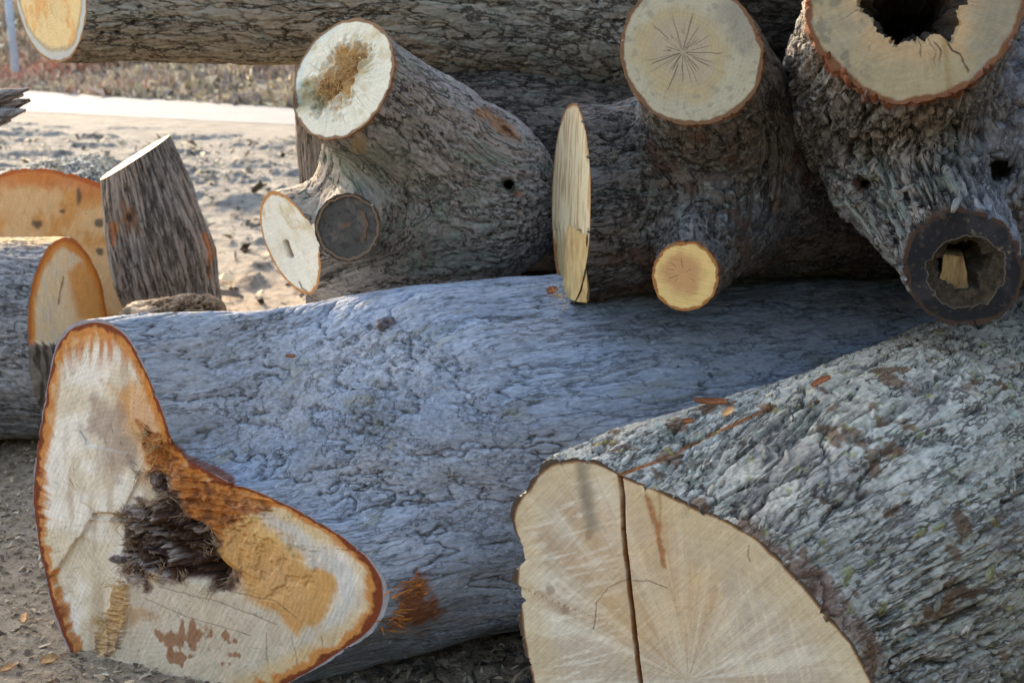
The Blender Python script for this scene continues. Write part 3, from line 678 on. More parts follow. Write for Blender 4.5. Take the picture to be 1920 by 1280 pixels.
    # long kinked crack and faint hairlines
    for pts, wd in (([(140,806),(152,808),(164,826)], .9), ([(135,905),(152,938),(185,958),(236,963)], 1.2), ([(545,1190),(562,1258)], 1.2), ([(600,1190),(617,1252)], 1.2), ([(498,1185),(502,1245)], 1.2),
                    ([(300,1100),(420,1130),(520,1170)], 1.2), ([(270,1120),(350,1155),(470,1190)], 1.1), ([(440,1108),(520,1128),(560,1160)], 1.4)):
        col = mix(col, lin(100, 76, 58), .55*(1-sstep(wd*.4, wd*1.3, line_d(x+3*n2, y+3*n2, pts))))
    # reddish rim
    an = fbm(v2(np.cos(c.th)*22, np.sin(c.th)*22, e*10), 4); rw = .028+.010*n+.016*an; col = mix(col, lin(198, 122, 54), .9*(1-sstep(.9, 1.5, e/rw))); rw2 = rw*(.62+.30*sstep(.1, .4, n))
    col = mix(col, lin(124, 56, 26), 1-sstep(.6, 1.0, e/rw2+.3*n2)); col = mix(col, lin(150, 140, 140), 1-sstep(.002, .0035, e+.001*n2))
    return col
ROT1 = [(268,885),(300,880),(322,925),(350,965),(395,985),(412,1020),(400,1045),(432,1082),(400,1098),(345,1085),(300,1075),(265,1078),(240,1065),(236,1020),(232,965),(262,950),(290,940)]
def relief1(c):
    x, y = c.px, c.py; n2 = fbm(v2(c.u*28, c.v*28, 2.), 4); n = fbm(v2(c.u*7, c.v*7, 1.), 4); wx, wy = x+10*n2+14*n, y+10*n2
    rp = poly_d(wx, wy, ROT1); w5 = .012*fbm(v2(c.u*20, c.v*20, 6.), 2)
    F1, F2, idv = worley(v2((c.u+w5)*22, (c.v-w5)*56, 1.)); G1, G2, idg = worley(v2((c.u-w5)*34, (c.v+w5)*95, 4.))
    inn = 1-sstep(-10, 1, rp); lift = 1-sstep(-.02, .04, (x-300)/900+(y-1000)/1500)
    h = inn*(-.028-.020*sstep(960, 1100, y)*sstep(330, 400, x)+.036*lift*0+.024*(idv-.35)+.012*(idg-.5)+.034*n2+.016*fbm(v2(c.u*9, c.v*14, 7.), 3)+.012*ridged(v2(c.u*30, c.v*150, 2.), 2)-.012*(1-sstep(0, .12, F2-F1)))
    h = h - .030*(1-sstep(-12, 14, poly_d(wx, wy, [(395,1040),(438,1082),(400,1100),(360,1085)])))
    # the slab left of the long vertical step stands proud
    h = h + .007*(1-sstep(-2, 2, poly_d(x, y, [(150,808),(168,834),(240,850),(262,900),(236,950),(236,963),(185,958),(150,936),(130,880)])))
    h = h - .014*(1-sstep(-1.5, 1.5, poly_d(x+3*n2, y+3*n2, [(172,962),(236,962),(236,976),(176,975)])))
    h = h - .011*(1-sstep(-2, 2, poly_d(x+3*n2, y, [(243,980),(243,1085),(215,1215),(150,1240),(95,1080),(170,975)])))
    fl = 1-sstep(-5, 5, poly_d(wx, wy, [(205,1095),(248,1085),(236,1160),(225,1215),(175,1225),(165,1200),(190,1170)]))
    h = h + fl*.012*ridged(v2(c.u*12, c.v*90, 0), 2)
    h = h - .010*(1-sstep(-8, 8, poly_d(wx, wy, [(330,875),(440,905),(500,985),(600,1040),(590,1100),(520,1130),(430,1085),(400,1000)])))*sstep(-.2, .2, n2)*.5
    band = poly_d(wx, wy, [(262,800),(318,812),(350,868),(440,905),(520,945),(470,985),(420,1000),(395,1045),(340,985),(300,930),(268,880)])
    h = h + (1-sstep(-8, 4, band))*(.014*ridged(v2(c.u*16, c.v*44, 3), 3)-.006)
    return h + .0012*n2
W1 = wood_mat('cut_wood_orange_rim', ring=.045, rfreq=520., ray=.16, check=.35, saw=.19, sawang=1.15, sawf=170., chr=(.08, .40), fib=.30, bump=.002)
cf, g1 = make_face(t1, c1, n1, rimv, W1, paint1, relief1, NR=330, power=.8)
# rotten chunks standing in the pocket
def chunks(parent, spots, mat, name, seed, e1, e2, n):
    r = np.random.RandomState(seed); vs, fs, k0 = [], [], 0
    for (c, a, b, h_) in spots:
        nu, nv = 40, 60; th = np.linspace(0, 2*math.pi, nv, endpoint=False); ph = np.linspace(0.02, math.pi-.02, nu)
        d = np.stack([np.sin(ph)[:, None]*np.cos(th), np.sin(ph)[:, None]*np.sin(th), np.cos(ph)[:, None]*np.ones(nv)], -1).reshape(-1, 3)
        sq = np.sign(d)*np.abs(d)**.55; k = 1+.28*fbm(d*1.7+r.rand(3)*50, 3)[:, None]
        q = sq*k*[a, b, h_]; st5 = ridged(np.stack([q[:, 0]*15, q[:, 1]*260, q[:, 2]*160], 1)+k0, 2); vs.append(c+q[:, :1]*e1+q[:, 1:2]*e2+q[:, 2:]*n+(.0035*st5+.006*fbm(q*60+seed, 3))[:, None]*n); fs.append(grid_faces(nu, nv)+k0); k0 += nu*nv; mesh(name, vs[-1], grid_faces(nu, nv), mat, parent, smooth=False)
e1_, e2_, n_ = frame(n1)
def q1(x, y, d=0): return ray_plane(x, y, p1, n1)+n_*d
ang_ = .12; ea = e1_*math.cos(ang_)+e2_*-math.sin(ang_); eb = np.cross(n_, ea)
chunks(cf, [(q1(256, 960, .000), .028, .010, .014), (q1(224, 1047, .004), .015, .007, .010), (q1(293, 900, -.002), .011, .012, .010)], M_ROT, 'rotten_chunk', 4, ea, eb, n_)
M_ROTF = plain('rot_fibre', lin(96, 66, 46), lin(190, 160, 130), 50.)
rr5 = np.random.RandomState(31)
fibres(cf, [(q1(x+rr5.normal()*5, y+rr5.normal()*5, -.004), nrm([rr5.normal()*.7-.3, -.35, rr5.normal()*.7]), 14, .026, .006, .0012) for x, y in ROT1 for _ in (0, 1)], M_ROTF, 'rot_fibres', seed=33)
fibres(cf, [(q1(278, 818, .004), (-.8, -.3, .3), 40, .028, .008, .0011), (q1(292, 838, .004), (-.4, -.5, -.4), 40, .03, .010, .0012), (q1(290, 1078, .012), (.3, -.6, .1), 30, .022, .006, .0010), (q1(230, 1090, 0), (-.9, -.1, .1), 40, .03, .008, .0011), (q1(195, 1165, 0), (-.9, -.1, .1), 50, .03, .010, .0011)], M_PALEFIB, 'pale_splinters', seed=5)
fibres(cf, [(q1(728, 1118, -.02), (.9, .35, .35), 60, .045, .010, .0018), (q1(724, 1150, -.02), (.9, .4, -.1), 70, .040, .011, .0018), (q1(712, 1176, -.02), (.8, .3, -.5), 40, .03, .010, .0018), (q1(765, 1112, -.035), (.7, .3, .15), 50, .022, .010, .0013), (q1(305, 840, .0), (.3, -.6, -.2), 50, .025, .012, .0018)], M_ORFIB, 'orange_splinters', seed=6)

# ================================================================== BIG LOG, FRONT RIGHT
A2 = nrm([math.sin(math.radians(39)), math.cos(math.radians(39)), -.02]); n2_ = nrm([-.47, -.87, .10]); p2 = P(1200, 1150, 2.0)
O2 = [(1040,856),(1080,853),(1120,858),(1148,878),(1158,884),(1163,892),(1170,890),(1210,908),(1260,926),(1320,952),(1380,985),(1430,1020),(1480,1060),(1520,1105),(1560,1152),(1600,1198),(1625,1245),(1650,1300),(1665,1380),(1650,1460),(1580,1530),(1450,1570),(1300,1570),(1150,1530),(1060,1450),(1015,1350),(1000,1280),(984,1230),(970,1175),(966,1150),(978,1128),(974,1105),(958,1088),(958,1076),(972,1062),(984,1048),(978,1022),(966,1000),(955,968),(957,945),(968,928),(984,918),(990,898),(1006,888),(1012,868),(1024,858)]
c2 = ray_plane(1290, 1230, p2, n2_); rim2 = np.array([ray_plane(x, y, p2, n2_) for x, y in O2])
t2 = thing('log', 'lichen-crusted rough log lower right, pale cut face split by a straight kerf', 'log', (c2[0], c2[1], 0), 'felled logs in the pile')
def bend2(s): return sstep(0, .25, s)*np.array([.10, -.02, .045]) + 0*s
def tint2(c, tn):
    n = fbm(c.p*18, 4); n5 = fbm(c.p*55, 3)
    d = line_d(c.px, c.py, [(1162, 890), (1250, 858), (1340, 812), (1450, 762)]); tn = put(tn, 1-sstep(2.5, 5.5, d+2*n), lin(158, 100, 60))
    d = line_d(c.px, c.py, [(1400, 985), (1470, 1040), (1520, 1085), (1570, 1140), (1620, 1200), (1650, 1250)]); tn = put(tn, .75*(1-sstep(4, 30, d+34*n+14*n5)), lin(150, 112, 92))
    tn = put(tn, .4*sstep(.28, .5, fbm(c.p*7+4, 4)), lin(136, 126, 126))
    tn = put(tn, .8*sstep(.45, .55, fbm(c.p*13+9, 4)), lin(128, 92, 66)*.9)
    tn = put(tn, .6*sstep(.52, .60, fbm(c.p*30+3, 3))*sstep(0, .3, fbm(c.p*4+8, 2)), lin(168, 182, 165))
    tn = put(tn, .6*sstep(.58, .66, fbm(c.p*34+13, 3)), lin(165, 160, 90))
    return tn
mb, rimv = tube(t2, c2, A2, 2.6, rim=rim2, n=n2_, r0=.345, rkeys=((0, 1.), (.12, 1.10), (.3, 1.08), (.6, 1.), (1, .9)), bend=bend2, sty='rough', mat=B_ROUGH, NT=820, NU=760, blend=.5, upow=1.25, tint=tint2, seed=2.3)
V_LOG2 = LAST['V']; flakes(500, .020, A2, 5, .22, .0016)
KERF = [(1162, 884), (1168, 930), (1170, 1000), (1180, 1090), (1190, 1180), (1202, 1285), (1215, 1400), (1225, 1560)]
def paint2(c):
    x, y, e = c.px, c.py, c.e; n = fbm(v2(c.u*6, c.v*6, 1.), 4); n2 = fbm(v2(c.u*28, c.v*28, 2.), 4)
    ax_, ay_ = x-1290, y-1275; th = np.arctan2(ay_, ax_); rr = np.hypot(ax_, ay_)/450; st = fbm(v2(np.cos(th)*9, np.sin(th)*9, rr*1.3), 4); s2 = fbm(v2(np.cos(th)*30, np.sin(th)*30, rr*2.5), 3)
    col = np.tile(lin(182, 166, 146), (len(x), 1)); col = mix(col, lin(202, 191, 172), sstep(-.2, .5, .45*st+.8*n+.3*s2)); col = mix(col, lin(168, 140, 110), .6*sstep(.05, .5, -.5*st+.6*n+.3*s2))
    fs = fbm(v2(c.u*10+c.v*4, (c.v-.5*c.u)*110, 3.), 3); col = mix(col, lin(218, 210, 194), .55*sstep(.1, .5, fs+.3*s2)*(1-sstep(1150, 1200, x))); col = mix(col, lin(214, 198, 166), .4*sstep(.1, .5, fbm(v2((c.u+.3*c.v)*95, c.v*9, 6.), 3))*sstep(1170, 1260, x)); col = mix(col, lin(196, 158, 108), .4*(1-sstep(80, 200, np.hypot(x-1240, (y-1060)*.8)))*(1+n))
    col = mix(col, lin(192, 170, 132), .6*(1-sstep(.02, .09, e+.03*n)))
    col = mix(col, lin(120, 112, 96), .75*(1-sstep(3, 24, line_d(x+18*n, y, [(1085, 870), (1105, 930), (1112, 985)])-8*st)))
    col = mix(col, lin(150, 92, 46), .8*(1-sstep(1.5, 8, line_d(x+7*n2, y, [(1212, 930), (1232, 985), (1246, 1060)])))); col = mix(col, lin(150, 100, 55), .5*(1-sstep(1, 5, line_d(x+5*n2, y, [(1236, 925), (1238, 985)]))))
    for cx, cy in ((1032, 1105), (1105, 1000), (1060, 1140)): col = mix(col, lin(110, 84, 66), .5*(1-sstep(4, 14, np.hypot((x-cx)*1.4, y-cy)+10*n2)))
    k = line_d(x+1.2*n2, y, KERF); col = mix(col, lin(150, 98, 52), .9*(1-sstep(3., 6., k))); col = mix(col, lin(62, 38, 22), 1-sstep(1.2, 3.0, k+.5+ (1.2*(x > 1168))))
    for pts in ([(1115, 1180), (1118, 1130), (1140, 1100), (1175, 1086), (1215, 1088), (1250, 1100)], [(1405, 1020), (1402, 1040), (1406, 1052)]): col = mix(col, lin(92, 64, 42), .7*(1-sstep(.5, 1.8, line_d(x+3*n2, y+3*n2, pts))))
    col = mix(col, lin(132, 92, 58), 1-sstep(.004, .007, e+.002*n2)); col = mix(col, lin(72, 58, 48), 1-sstep(.0015, .003, e+.001*n2))
    return col
def relief2(c):
    k = line_d(c.px, c.py, KERF); n2 = fbm(v2(c.u*28, c.v*28, 2.), 3)
    return -.030*(1-sstep(1.5, 4.5, k)) + .0008*n2
W2 = wood_mat('cut_wood_rayed', ring=.03, rfreq=380., ray=.10, check=0., saw=.15, sawang=.9, sawf=200., chr=(.06, .42), fib=.28, bump=.0018, chthr=.0)
cf2, g2 = make_face(t2, c2, n2_, rimv, W2, paint2, relief2, NR=300, pith=ray_plane(1290, 1278, p2, n2_), power=.8)

# ================================================================== FORK A (upper centre left)
def cutn(ax): return -nrm(ax)
fA = P(642, 147, 2.98); aA = nrm([.56, .64, -.52]); dA = P(650, 428, 2.96); dax = nrm([.22, .95, .05]); sA = P(541, 452, 3.20); sax = nrm([.87, .42, .22])
body0 = P(735, 400, 3.28); body1 = P(915, 385, 3.32)
tA = thing('forked_log', 'knobbly forked log with frayed pale heart in its upper cut and weathered grey stub', 'log', (body0[0]+.1, body0[1], .8), 'forked pieces stacked on the big logs')
rA = R(116, 3.0)
segsA = [(fA-aA*.06, fA+aA*.52, rA, rA*1.12), (body0, body1, R(118, 3.28), R(140, 3.3)), (sA-sax*.02, body0, R(100, 3.2), R(105, 3.2)), (dA-dax*.015, dA+dax*.30, R(62, 3.0), R(78, 3.1)), (P(700, 300, 3.2), P(860, 330, 3.4), R(95, 3.2), R(130, 3.2)), (P(655, 520, 3.26), P(860, 480, 3.3), R(62, 3.2), R(70, 3.2))]
hA = ray_plane(957, 350, P(957, 350, 2.88), np.array([0, -1., 0]))
nA = nrm([-.50, -.70, .42]); nD = nrm([-.12, -.98, .12]); nS = nrm([-.76, -.62, -.20])
def tintA(c, tn):
    n = fbm(c.p*18, 4); n2 = fbm(c.p*45, 3)
    tn = put(tn, .45*(1-sstep(40, 95, np.hypot((c.px-690)*.9, (c.py-300)*1.1)+45*n)), lin(96, 116, 100)); tn = put(tn, .7*(1-sstep(8, 26, np.hypot(c.px-675, (c.py-262)*.9)+16*n)), lin(165, 132, 92))
    tn = put(tn, .85*(1-sstep(4, 15, line_d(c.px, c.py, [(905, 210), (935, 232), (975, 262)])+9*n)), lin(176, 128, 92)); tn = put(tn, .9*(1-sstep(1, 6, line_d(c.px, c.py, [(945, 238), (975, 264)])+3*n)), lin(90, 50, 28))
    tn = put(tn, .8*(1-sstep(5, 16, np.hypot(c.px-802, (c.py-480)*.8)+10*n)), lin(110, 78, 66))
    tn = put(tn, .65*sstep(.08, .22, n2+.5*n+.12)*(1-sstep(60, 120, np.hypot((c.px-820)*.7, (c.py-430)*.9))), lin(138, 146, 134))
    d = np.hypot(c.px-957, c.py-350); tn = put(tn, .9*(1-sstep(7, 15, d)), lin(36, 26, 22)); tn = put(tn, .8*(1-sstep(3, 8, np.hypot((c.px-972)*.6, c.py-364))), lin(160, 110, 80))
    df = np.abs((c.p-fA)@nA); tn = put(tn, .9*(1-sstep(.003, .012, df+.006*n))*(np.linalg.norm(c.p-fA, axis=1) < .26), lin(152, 98, 60))
    return tn
kv = P(957, 350, 3.17)
rims = fork(tA, segsA, [(fA, nA, aA, .34), (dA, nD, dax, .135), (sA, nS, sax, .23)], 'scaly', B_SCALY, k=.09, h=.0095, tint=tintA, seed=5.,
            holes=[(kv+np.array([-.02, -.12, .02]), kv+np.array([0, .05, 0]),   .006, .014, .02)])
flakes(350, .014, aA, 7, .25, .0012)
def paintA(c):
    n = fbm(v2(c.u*12, c.v*12, 4.), 4); n2 = fbm(v2(c.u*45, c.v*45, 1.), 3); x, y = c.px, c.py
    col = np.tile(lin(206, 196, 174), (len(x), 1)); col = mix(col, lin(182, 164, 128), sstep(0, .5, n))
    d = line_d(x, y, [(612, 170), (640, 140), (668, 105)]); col = mix(col, lin(192, 152, 98), 1-sstep(14, 36, d+28*n+10*n2)); col = mix(col, lin(150, 104, 60), .8*(1-sstep(4, 20, d+26*n2)))
    col = mix(col, lin(126, 118, 84), .75*(1-sstep(14, 34, line_d(x, y, [(556, 190), (590, 180)])+22*n))); col = mix(col, lin(176, 190, 186), .6*(1-sstep(.006, .028, c.e+.01*n))*(x < 640)*(y < 190))
    col = checks(c, col, fA, nA, 46, .15, 25, .0009, rmin=.045, amt=.6)
    col = mix(col, lin(126, 92, 66), (1-sstep(.005, .0085, c.e+.002*n2))); return col
def reliefA(c):
    n = fbm(v2(c.u*12, c.v*12, 4.), 4); n2 = fbm(v2(c.u*60, c.v*60, 1.), 4); d = line_d(c.px, c.py, [(605, 178), (640, 140), (672, 100)])
    return -.012*(1-sstep(8, 34, d+26*n)) + .012*n2*(1-sstep(20, 44, d+26*n)) - .012*(1-sstep(5, 20, line_d(c.px, c.py, [(552, 190), (592, 182)])+10*n))
WA = wood_mat('cut_wood_cream', ring=.02, rfreq=500., ray=.26, check=0., saw=.12, chr=(.05, .15), fib=.25)
cfa, _ = make_face(tA, fA, nA, rims[0], WA, paintA, reliefA, NR=120)
e1_, e2_, nn_ = frame(nA); r = np.random.RandomState(8)
sp = []
for k in range(26):
    px, py = 640+r.normal()*26*.8+0, 140-r.normal()*0; t_ = r.uniform(-1, 1); px = 640+30*t_+r.normal()*12; py = 142-38*t_+r.normal()*12
    sp.append((ray_plane(px, py, fA, nA)-nA*.002, nA+.9*r.normal(size=3)*.5, 16, .022, .006, .0009))
fibres(cfa, sp, M_PALEFIB, 'frayed_heart', seed=11)
def paintGrey(c):
    n = fbm(v2(c.u*20, c.v*20, 4.), 4); n2 = fbm(v2(c.u*60, c.v*60, 4.), 3); col = np.tile(lin(74, 70, 66), (len(n), 1)); col = mix(col, lin(104, 98, 88), .7*sstep(0, .5, n)); col = mix(col, lin(52, 48, 46), .6*sstep(.1, .5, n2))
    for pts in ([(676, 398), (686, 420), (682, 438), (680, 452)], [(640, 426), (655, 420)]): col = mix(col, lin(112, 82, 58), .8*(1-sstep(1.5, 5.5, line_d(c.px+5*n2, c.py, pts))))
    col = mix(col, lin(40, 36, 34), .8*(1-sstep(.8, 2.4, line_d(c.px+4*n2, c.py+4*n2, [(684, 400), (690, 418), (684, 450)]))))
    col = mix(col, lin(128, 100, 74), (1-sstep(.006, .010, c.e+.002*n))*sstep(-.2, .2, -c.v/.08+ .9 -c.u*4)*.0 + (1-sstep(.007, .010, c.e+.002*n))*.8); col = mix(col, lin(60, 50, 44), 1-sstep(.003, .005, c.e)); return col
WG = wood_mat('weathered_grey_cut', ring=.04, rfreq=900., ray=.12, check=.9, saw=.03, chr=(.0, .05), fib=.4)
rgD = rims[1]; make_face(tA, dA, nD, rgD, WG, paintGrey, lambda c: -.008*(1-sstep(-.004, .004, .012-c.e))*0-.006*sstep(.008, .012, c.e), NR=70, name='weathered_stub_face')
def paintS(c):
    n = fbm(v2(c.u*14, c.v*14, 4.), 4); col = np.tile(lin(206, 202, 192), (len(n), 1)); col = mix(col, lin(182, 168, 138), sstep(-.1, .4, n)*(.4+.5*(c.py < 430)))
    col = mix(col, lin(120, 98, 78), 1-sstep(3, 7, line_d(c.px, c.py, [(536, 455), (540, 468), (545, 480)])+3*n)); col = mix(col, lin(80, 60, 46), .8*(1-sstep(.6, 2.2, line_d(c.px+3*n, c.py, [(560, 528), (566, 540), (574, 545)]))))
    col = mix(col, lin(170, 118, 70), 1-sstep(.006, .010, c.e+.003*n)); return col
make_face(tA, sA, nS, rims[2], WA, paintS, lambda c: -.010*(1-sstep(3, 7, line_d(c.px, c.py, [(536, 455), (540, 468), (545, 480)]))), NR=90)

def box_prism(parent, name, pts_front, pts_back, mat, div=10, rough=.003, seed=0, **kw):
    """pts: 4 corners each (front face and back face), subdivided and roughened"""
    vs, fs, k0 = [], [], 0; Fp = np.array(pts_front); Bp = np.array(pts_back)
    quads = [(Fp[0], Fp[1], Fp[2], Fp[3]), (Bp[1], Bp[0], Bp[3], Bp[2]), (Fp[1], Fp[0], Bp[0], Bp[1])[::-1], (Fp[2], Fp[1], Bp[1], Bp[2])[::-1], (Fp[3], Fp[2], Bp[2], Bp[3])[::-1], (Fp[0], Fp[3], Bp[3], Bp[0])[::-1]]
    for q in quads:
        u = np.linspace(0, 1, div)[:, None, None]; w = np.linspace(0, 1, div)[None, :, None]
        g_ = (q[0]*(1-u)+q[1]*u)*(1-w)+(q[3]*(1-u)+q[2]*u)*w; vs.append(g_.reshape(-1, 3)); fs.append(grid_faces(div, div, False)+k0); k0 += div*div
    v = np.concatenate(vs); v = v + rough*np.stack([fbm(v*35+a+seed, 3) for a in (0, 20, 40)], 1)
    return mesh(name, v, np.concatenate(fs), mat, parent, smooth=False, **kw)
M_SPL2 = plain('torn_pale_slab', lin(150, 118, 76), lin(206, 180, 132), 26., .003, stretch=(3, 1, .4))
# ================================================================== FORK B (upper centre)
sB = P(1070, 380, 2.86); sbx = nrm([.95, .31, .02]); nB = nrm([-.985, -.138, .03]); fB = P(1290, 96, 2.62); fbx = nrm([.38, .80, -.47]); nF = nrm([-.12, -.97, .22]); yB = P(1283, 522, 2.58); ybx = nrm([.42, .86, .22]); nY = nrm([-.32, -.94, .06])
tB = thing('forked_log', 'dark forked log with big round pale end above and small yellow end below', 'log', (sB[0]+.3, sB[1]+.1, .8), 'forked pieces stacked on the big logs')
bodyB = P(1480, 360, 3.2)
segsB = [(sB-sbx*.05, bodyB, R(187, 2.86), R(150, 3.2)), (bodyB, P(1800, 380, 3.6), R(150, 3.2), R(150, 3.6)), (fB-fbx*.05, fB+fbx*.62, R(121, 2.62), R(150, 2.9)), (yB-ybx*.015, yB+ybx*.50, R(60, 2.58), R(120, 2.8)), (P(1240, 330, 3.0), P(1420, 330, 3.1), R(150, 3.), R(160, 3.1))]
def tintB(c, tn):
    n = fbm(c.p*18, 4); n2 = fbm(c.p*60, 3)
    for pc, nn, rr in ((fB, nF, .22), (yB, nY, .12)):
        df = np.abs((c.p-pc)@nn); tn = put(tn, .9*(1-sstep(.004, .013, df+.006*n))*(np.linalg.norm(c.p-pc, axis=1) < rr), lin(140, 86, 50))
    tn = put(tn, .5*(1-sstep(0, 50, line_d(c.px, c.py, [(1340, 300), (1460, 420), (1340, 440)])+80*n)), lin(92, 92, 98))
    tn = put(tn, .55*sstep(.30, .42, n2)*(1-sstep(60, 190, np.hypot((c.px-1330)*.8, c.py-360))), lin(150, 158, 150)); tn = put(tn, .6*sstep(.40, .5, fbm(c.p*11+7, 3)), lin(88, 60, 44))
    return tn
rims = fork(tB, segsB, [(fB, nF, fbx, .30), (sB, nB, sbx, .44), (yB, nY, ybx, .13)], 'scaly', B_DARK, k=.07, h=.0098, tint=tintB, seed=9.)
flakes(350, .016, sbx, 8, .25, .0012)
def paintF(c):
    n = fbm(v2(c.u*12, c.v*12, 4.), 4); n2 = fbm(v2(c.u*50, c.v*50, 1.), 3); pr = np.hypot(c.px-1280, (c.py-98)*1.05)/120
    col = np.tile(lin(172, 152, 126), (len(n), 1)); col = mix(col, lin(176, 156, 116), .7*sstep(.40, .55, pr+.2*n)); col = mix(col, lin(176, 166, 142), .8*sstep(.60, .85, pr+.2*n))
    col = mix(col, lin(128, 124, 112), .7*(1-sstep(15, 80, np.hypot(c.px-1385, c.py-30)+50*n))); col = mix(col, lin(128, 122, 108), .45*sstep(.25, .45, fbm(v2(c.u*60, c.v*60, 3.), 3))*sstep(.6, .8, pr))
    col = checks(c, col, ray_plane(1280, 98, fB, nF), nF, 34, .10, 5, .0011)
    col = mix(col, lin(118, 84, 58), 1-sstep(.006, .0095, c.e+.002*n2)); return col
WF = wood_mat('cut_wood_checked', ring=.03, rfreq=700., ray=.16, check=0., saw=.10, sawang=1.4, sawf=300., chr=(.0, .085), fib=.2, chthr=-.06, chw=.012, chk=3.6)
make_face(tB, fB, nF, rims[0], WF, paintF, None, NR=100, pith=ray_plane(1280, 98, fB, nF))
def paintSl(c):
    n = fbm(v2(c.u*10, c.v*10, 4.), 4); n3 = fbm(v2(c.u*50, c.v*9, 1.), 3); col = np.tile(lin(186, 174, 146), (len(n), 1)); col = mix(col, lin(158, 136, 104), sstep(-.1, .4, n3)); col = mix(col, lin(150, 130, 90), .7*sstep(430, 460, c.py))
    col = mix(col, lin(132, 88, 50), 1-sstep(.004, .010, c.e+.003*n)); return col
def reliefSl(c): return -.016*sstep(425, 445, c.py+8*np.sin(c.u*30))*(.6+.4*np.sin(c.v*14)) - .01*sstep(.1, .4, fbm(v2(c.u*30, c.v*6, 4.), 3))*(c.py > 430)
WSl = wood_mat('cut_wood_sliver', ring=.02, ray=.16, check=.2, saw=.12, sawang=.6, sawf=150., fib=.3)
def slab(pts, name, seed): F_ = [P(*q) for q in pts]; return box_prism(tB, name, F_, [f+np.array([.006, .03, 0]) for f in F_], M_SPL2, rough=.004, seed=seed)
cfs, _ = make_face(tB, sB, nB, rims[1], WSl, paintSl, reliefSl, NR=110)
slab([(1052, 558, 2.90), (1101, 569, 2.66), (1100, 440, 2.67), (1064, 424, 2.86)], 'torn_slab', 3)
fibres(cfs, [(P(1052, 558, 2.68), (-.9, -.1, .05), 5, .035, .006, .0018), (P(1062, 568, 2.68), (-.9, -.1, -.05), 4, .03, .004, .0022)], M_PALEFIB, 'splinters', seed=21)
def paintY(c):
    n = fbm(v2(c.u*24, c.v*24, 4.), 4); pr = np.hypot(c.px-1280, c.py-512)/62; col = np.tile(lin(196, 148, 100), (len(n), 1)); col = mix(col, lin(222, 186, 122), sstep(.45, .8, pr+.2*n)); col = checks(c, col, ray_plane(1281, 512, yB, nY), nY, 11, .045, 9, .0008); col = mix(col, lin(160, 104, 56), 1-sstep(.0045, .007, c.e)); return col
WY = wood_mat('cut_wood_yellow', ring=.03, rfreq=1100., ray=.08, check=0., saw=.22, sawang=-.14, sawf=330., chr=(.0, .035), fib=.15, chthr=-.08, chw=.014, chk=2.2)
make_face(tB, yB, nY, rims[2], WY, paintY, None, NR=70, pith=ray_plane(1281, 512, yB, nY))

# ================================================================== FORK C (upper right, hollow)
fC = P(1715, -22, 2.45); cax = nrm([.16, .88, -.44]); nC = nrm([-.22, -.96, .14]); hC = P(1811, 510, 2.42); hax = nrm([-.02, .88, .42]); nH = nrm([-.26, -.96, -.06])
tC = thing('forked_log', 'craggy dark forked log with big hollow pale end and charred hollow stub below', 'log', (P(1800, 600, 2.6)[0], 2.6, .8), 'forked pieces stacked on the big logs')
segsC = [(fC-cax*.05, fC+cax*.55, R(188, 2.45), R(196, 2.8)), (P(1752, 190, 2.86), P(1800, 400, 2.86), R(200, 2.8), R(150, 2.8)), (hC-hax*.02, hC+hax*.40, R(103, 2.42), R(140, 2.8)), (P(1620, 345, 2.72), P(1680, 330, 2.85), R(58, 2.7), R(90, 2.85)), (P(1930, 260, 2.75), P(2150, 200, 2.9), R(150, 2.8), R(150, 2.8)), (P(1960, 420, 2.75), P(1850, 380, 2.85), R(70, 2.8), R(120, 2.8))]
kn = P(1613, 347, 2.66)
def tintC(c, tn):
    n = fbm(c.p*18, 4); df = np.abs((c.p-fC)@nC); tn = put(tn, .9*(1-sstep(.008, .030, df+.02*n))*(np.linalg.norm(c.p-fC, axis=1) < .32), lin(138, 78, 44))
    d = np.hypot(c.px-1613, c.py-347); tn = put(tn, .9*(1-sstep(12, 18, d)), lin(70, 38, 26))
    df = np.abs((c.p-hC)@nH); tn = put(tn, .8*(1-sstep(.004, .012, df+.006*n))*(np.linalg.norm(c.p-hC, axis=1) < .17), lin(82, 58, 44))
    tn = put(tn, .6*sstep(.2, .35, n)*(1-sstep(40, 110, np.hypot(c.px-1770, c.py-300))), lin(110, 116, 100)); tn = put(tn, .55*sstep(1800, 1900, c.px+60*n)*(c.py < 480), lin(150, 150, 158))
    return tn
rims = fork(tC, segsC, [(fC, nC, cax, .34), (hC, nH, hax, .19)], 'crag', B_CRAG, k=.07, h=.0095, tint=tintC, seed=13., holes=[(kn+np.array([0, -.16, 0]), kn+np.array([0.02, .10, 0]), .020, .016, .02), (P(1876, 322, 2.45), P(1876, 322, 2.72), .018, .018, .03)])
flakes(260, .028, cax, 9, .3, .002)
def inner_of(rim, c0, n, fn):
    e1, e2, n = frame(n); d = rim-c0; th = np.arctan2(d@e2, d@e1); return np.array([fn(t) for t in th])/np.linalg.norm(d, axis=1)
tt = np.linspace(0, 2*math.pi, 721); _nz = fbm(v2(np.cos(tt)*3, np.sin(tt)*3, 2.), 4)
_nz2 = np.where(True, fbm(v2(np.cos(tt)*9, np.sin(tt)*9, 5.), 3), 0)
def holeC(t): a = t % (2*math.pi); return .098*(1+.14*np.interp(a, tt, _nz)+.10*np.interp(a, tt, _nz2)) + .014*math.exp(-((a-5.5)/.25)**2)
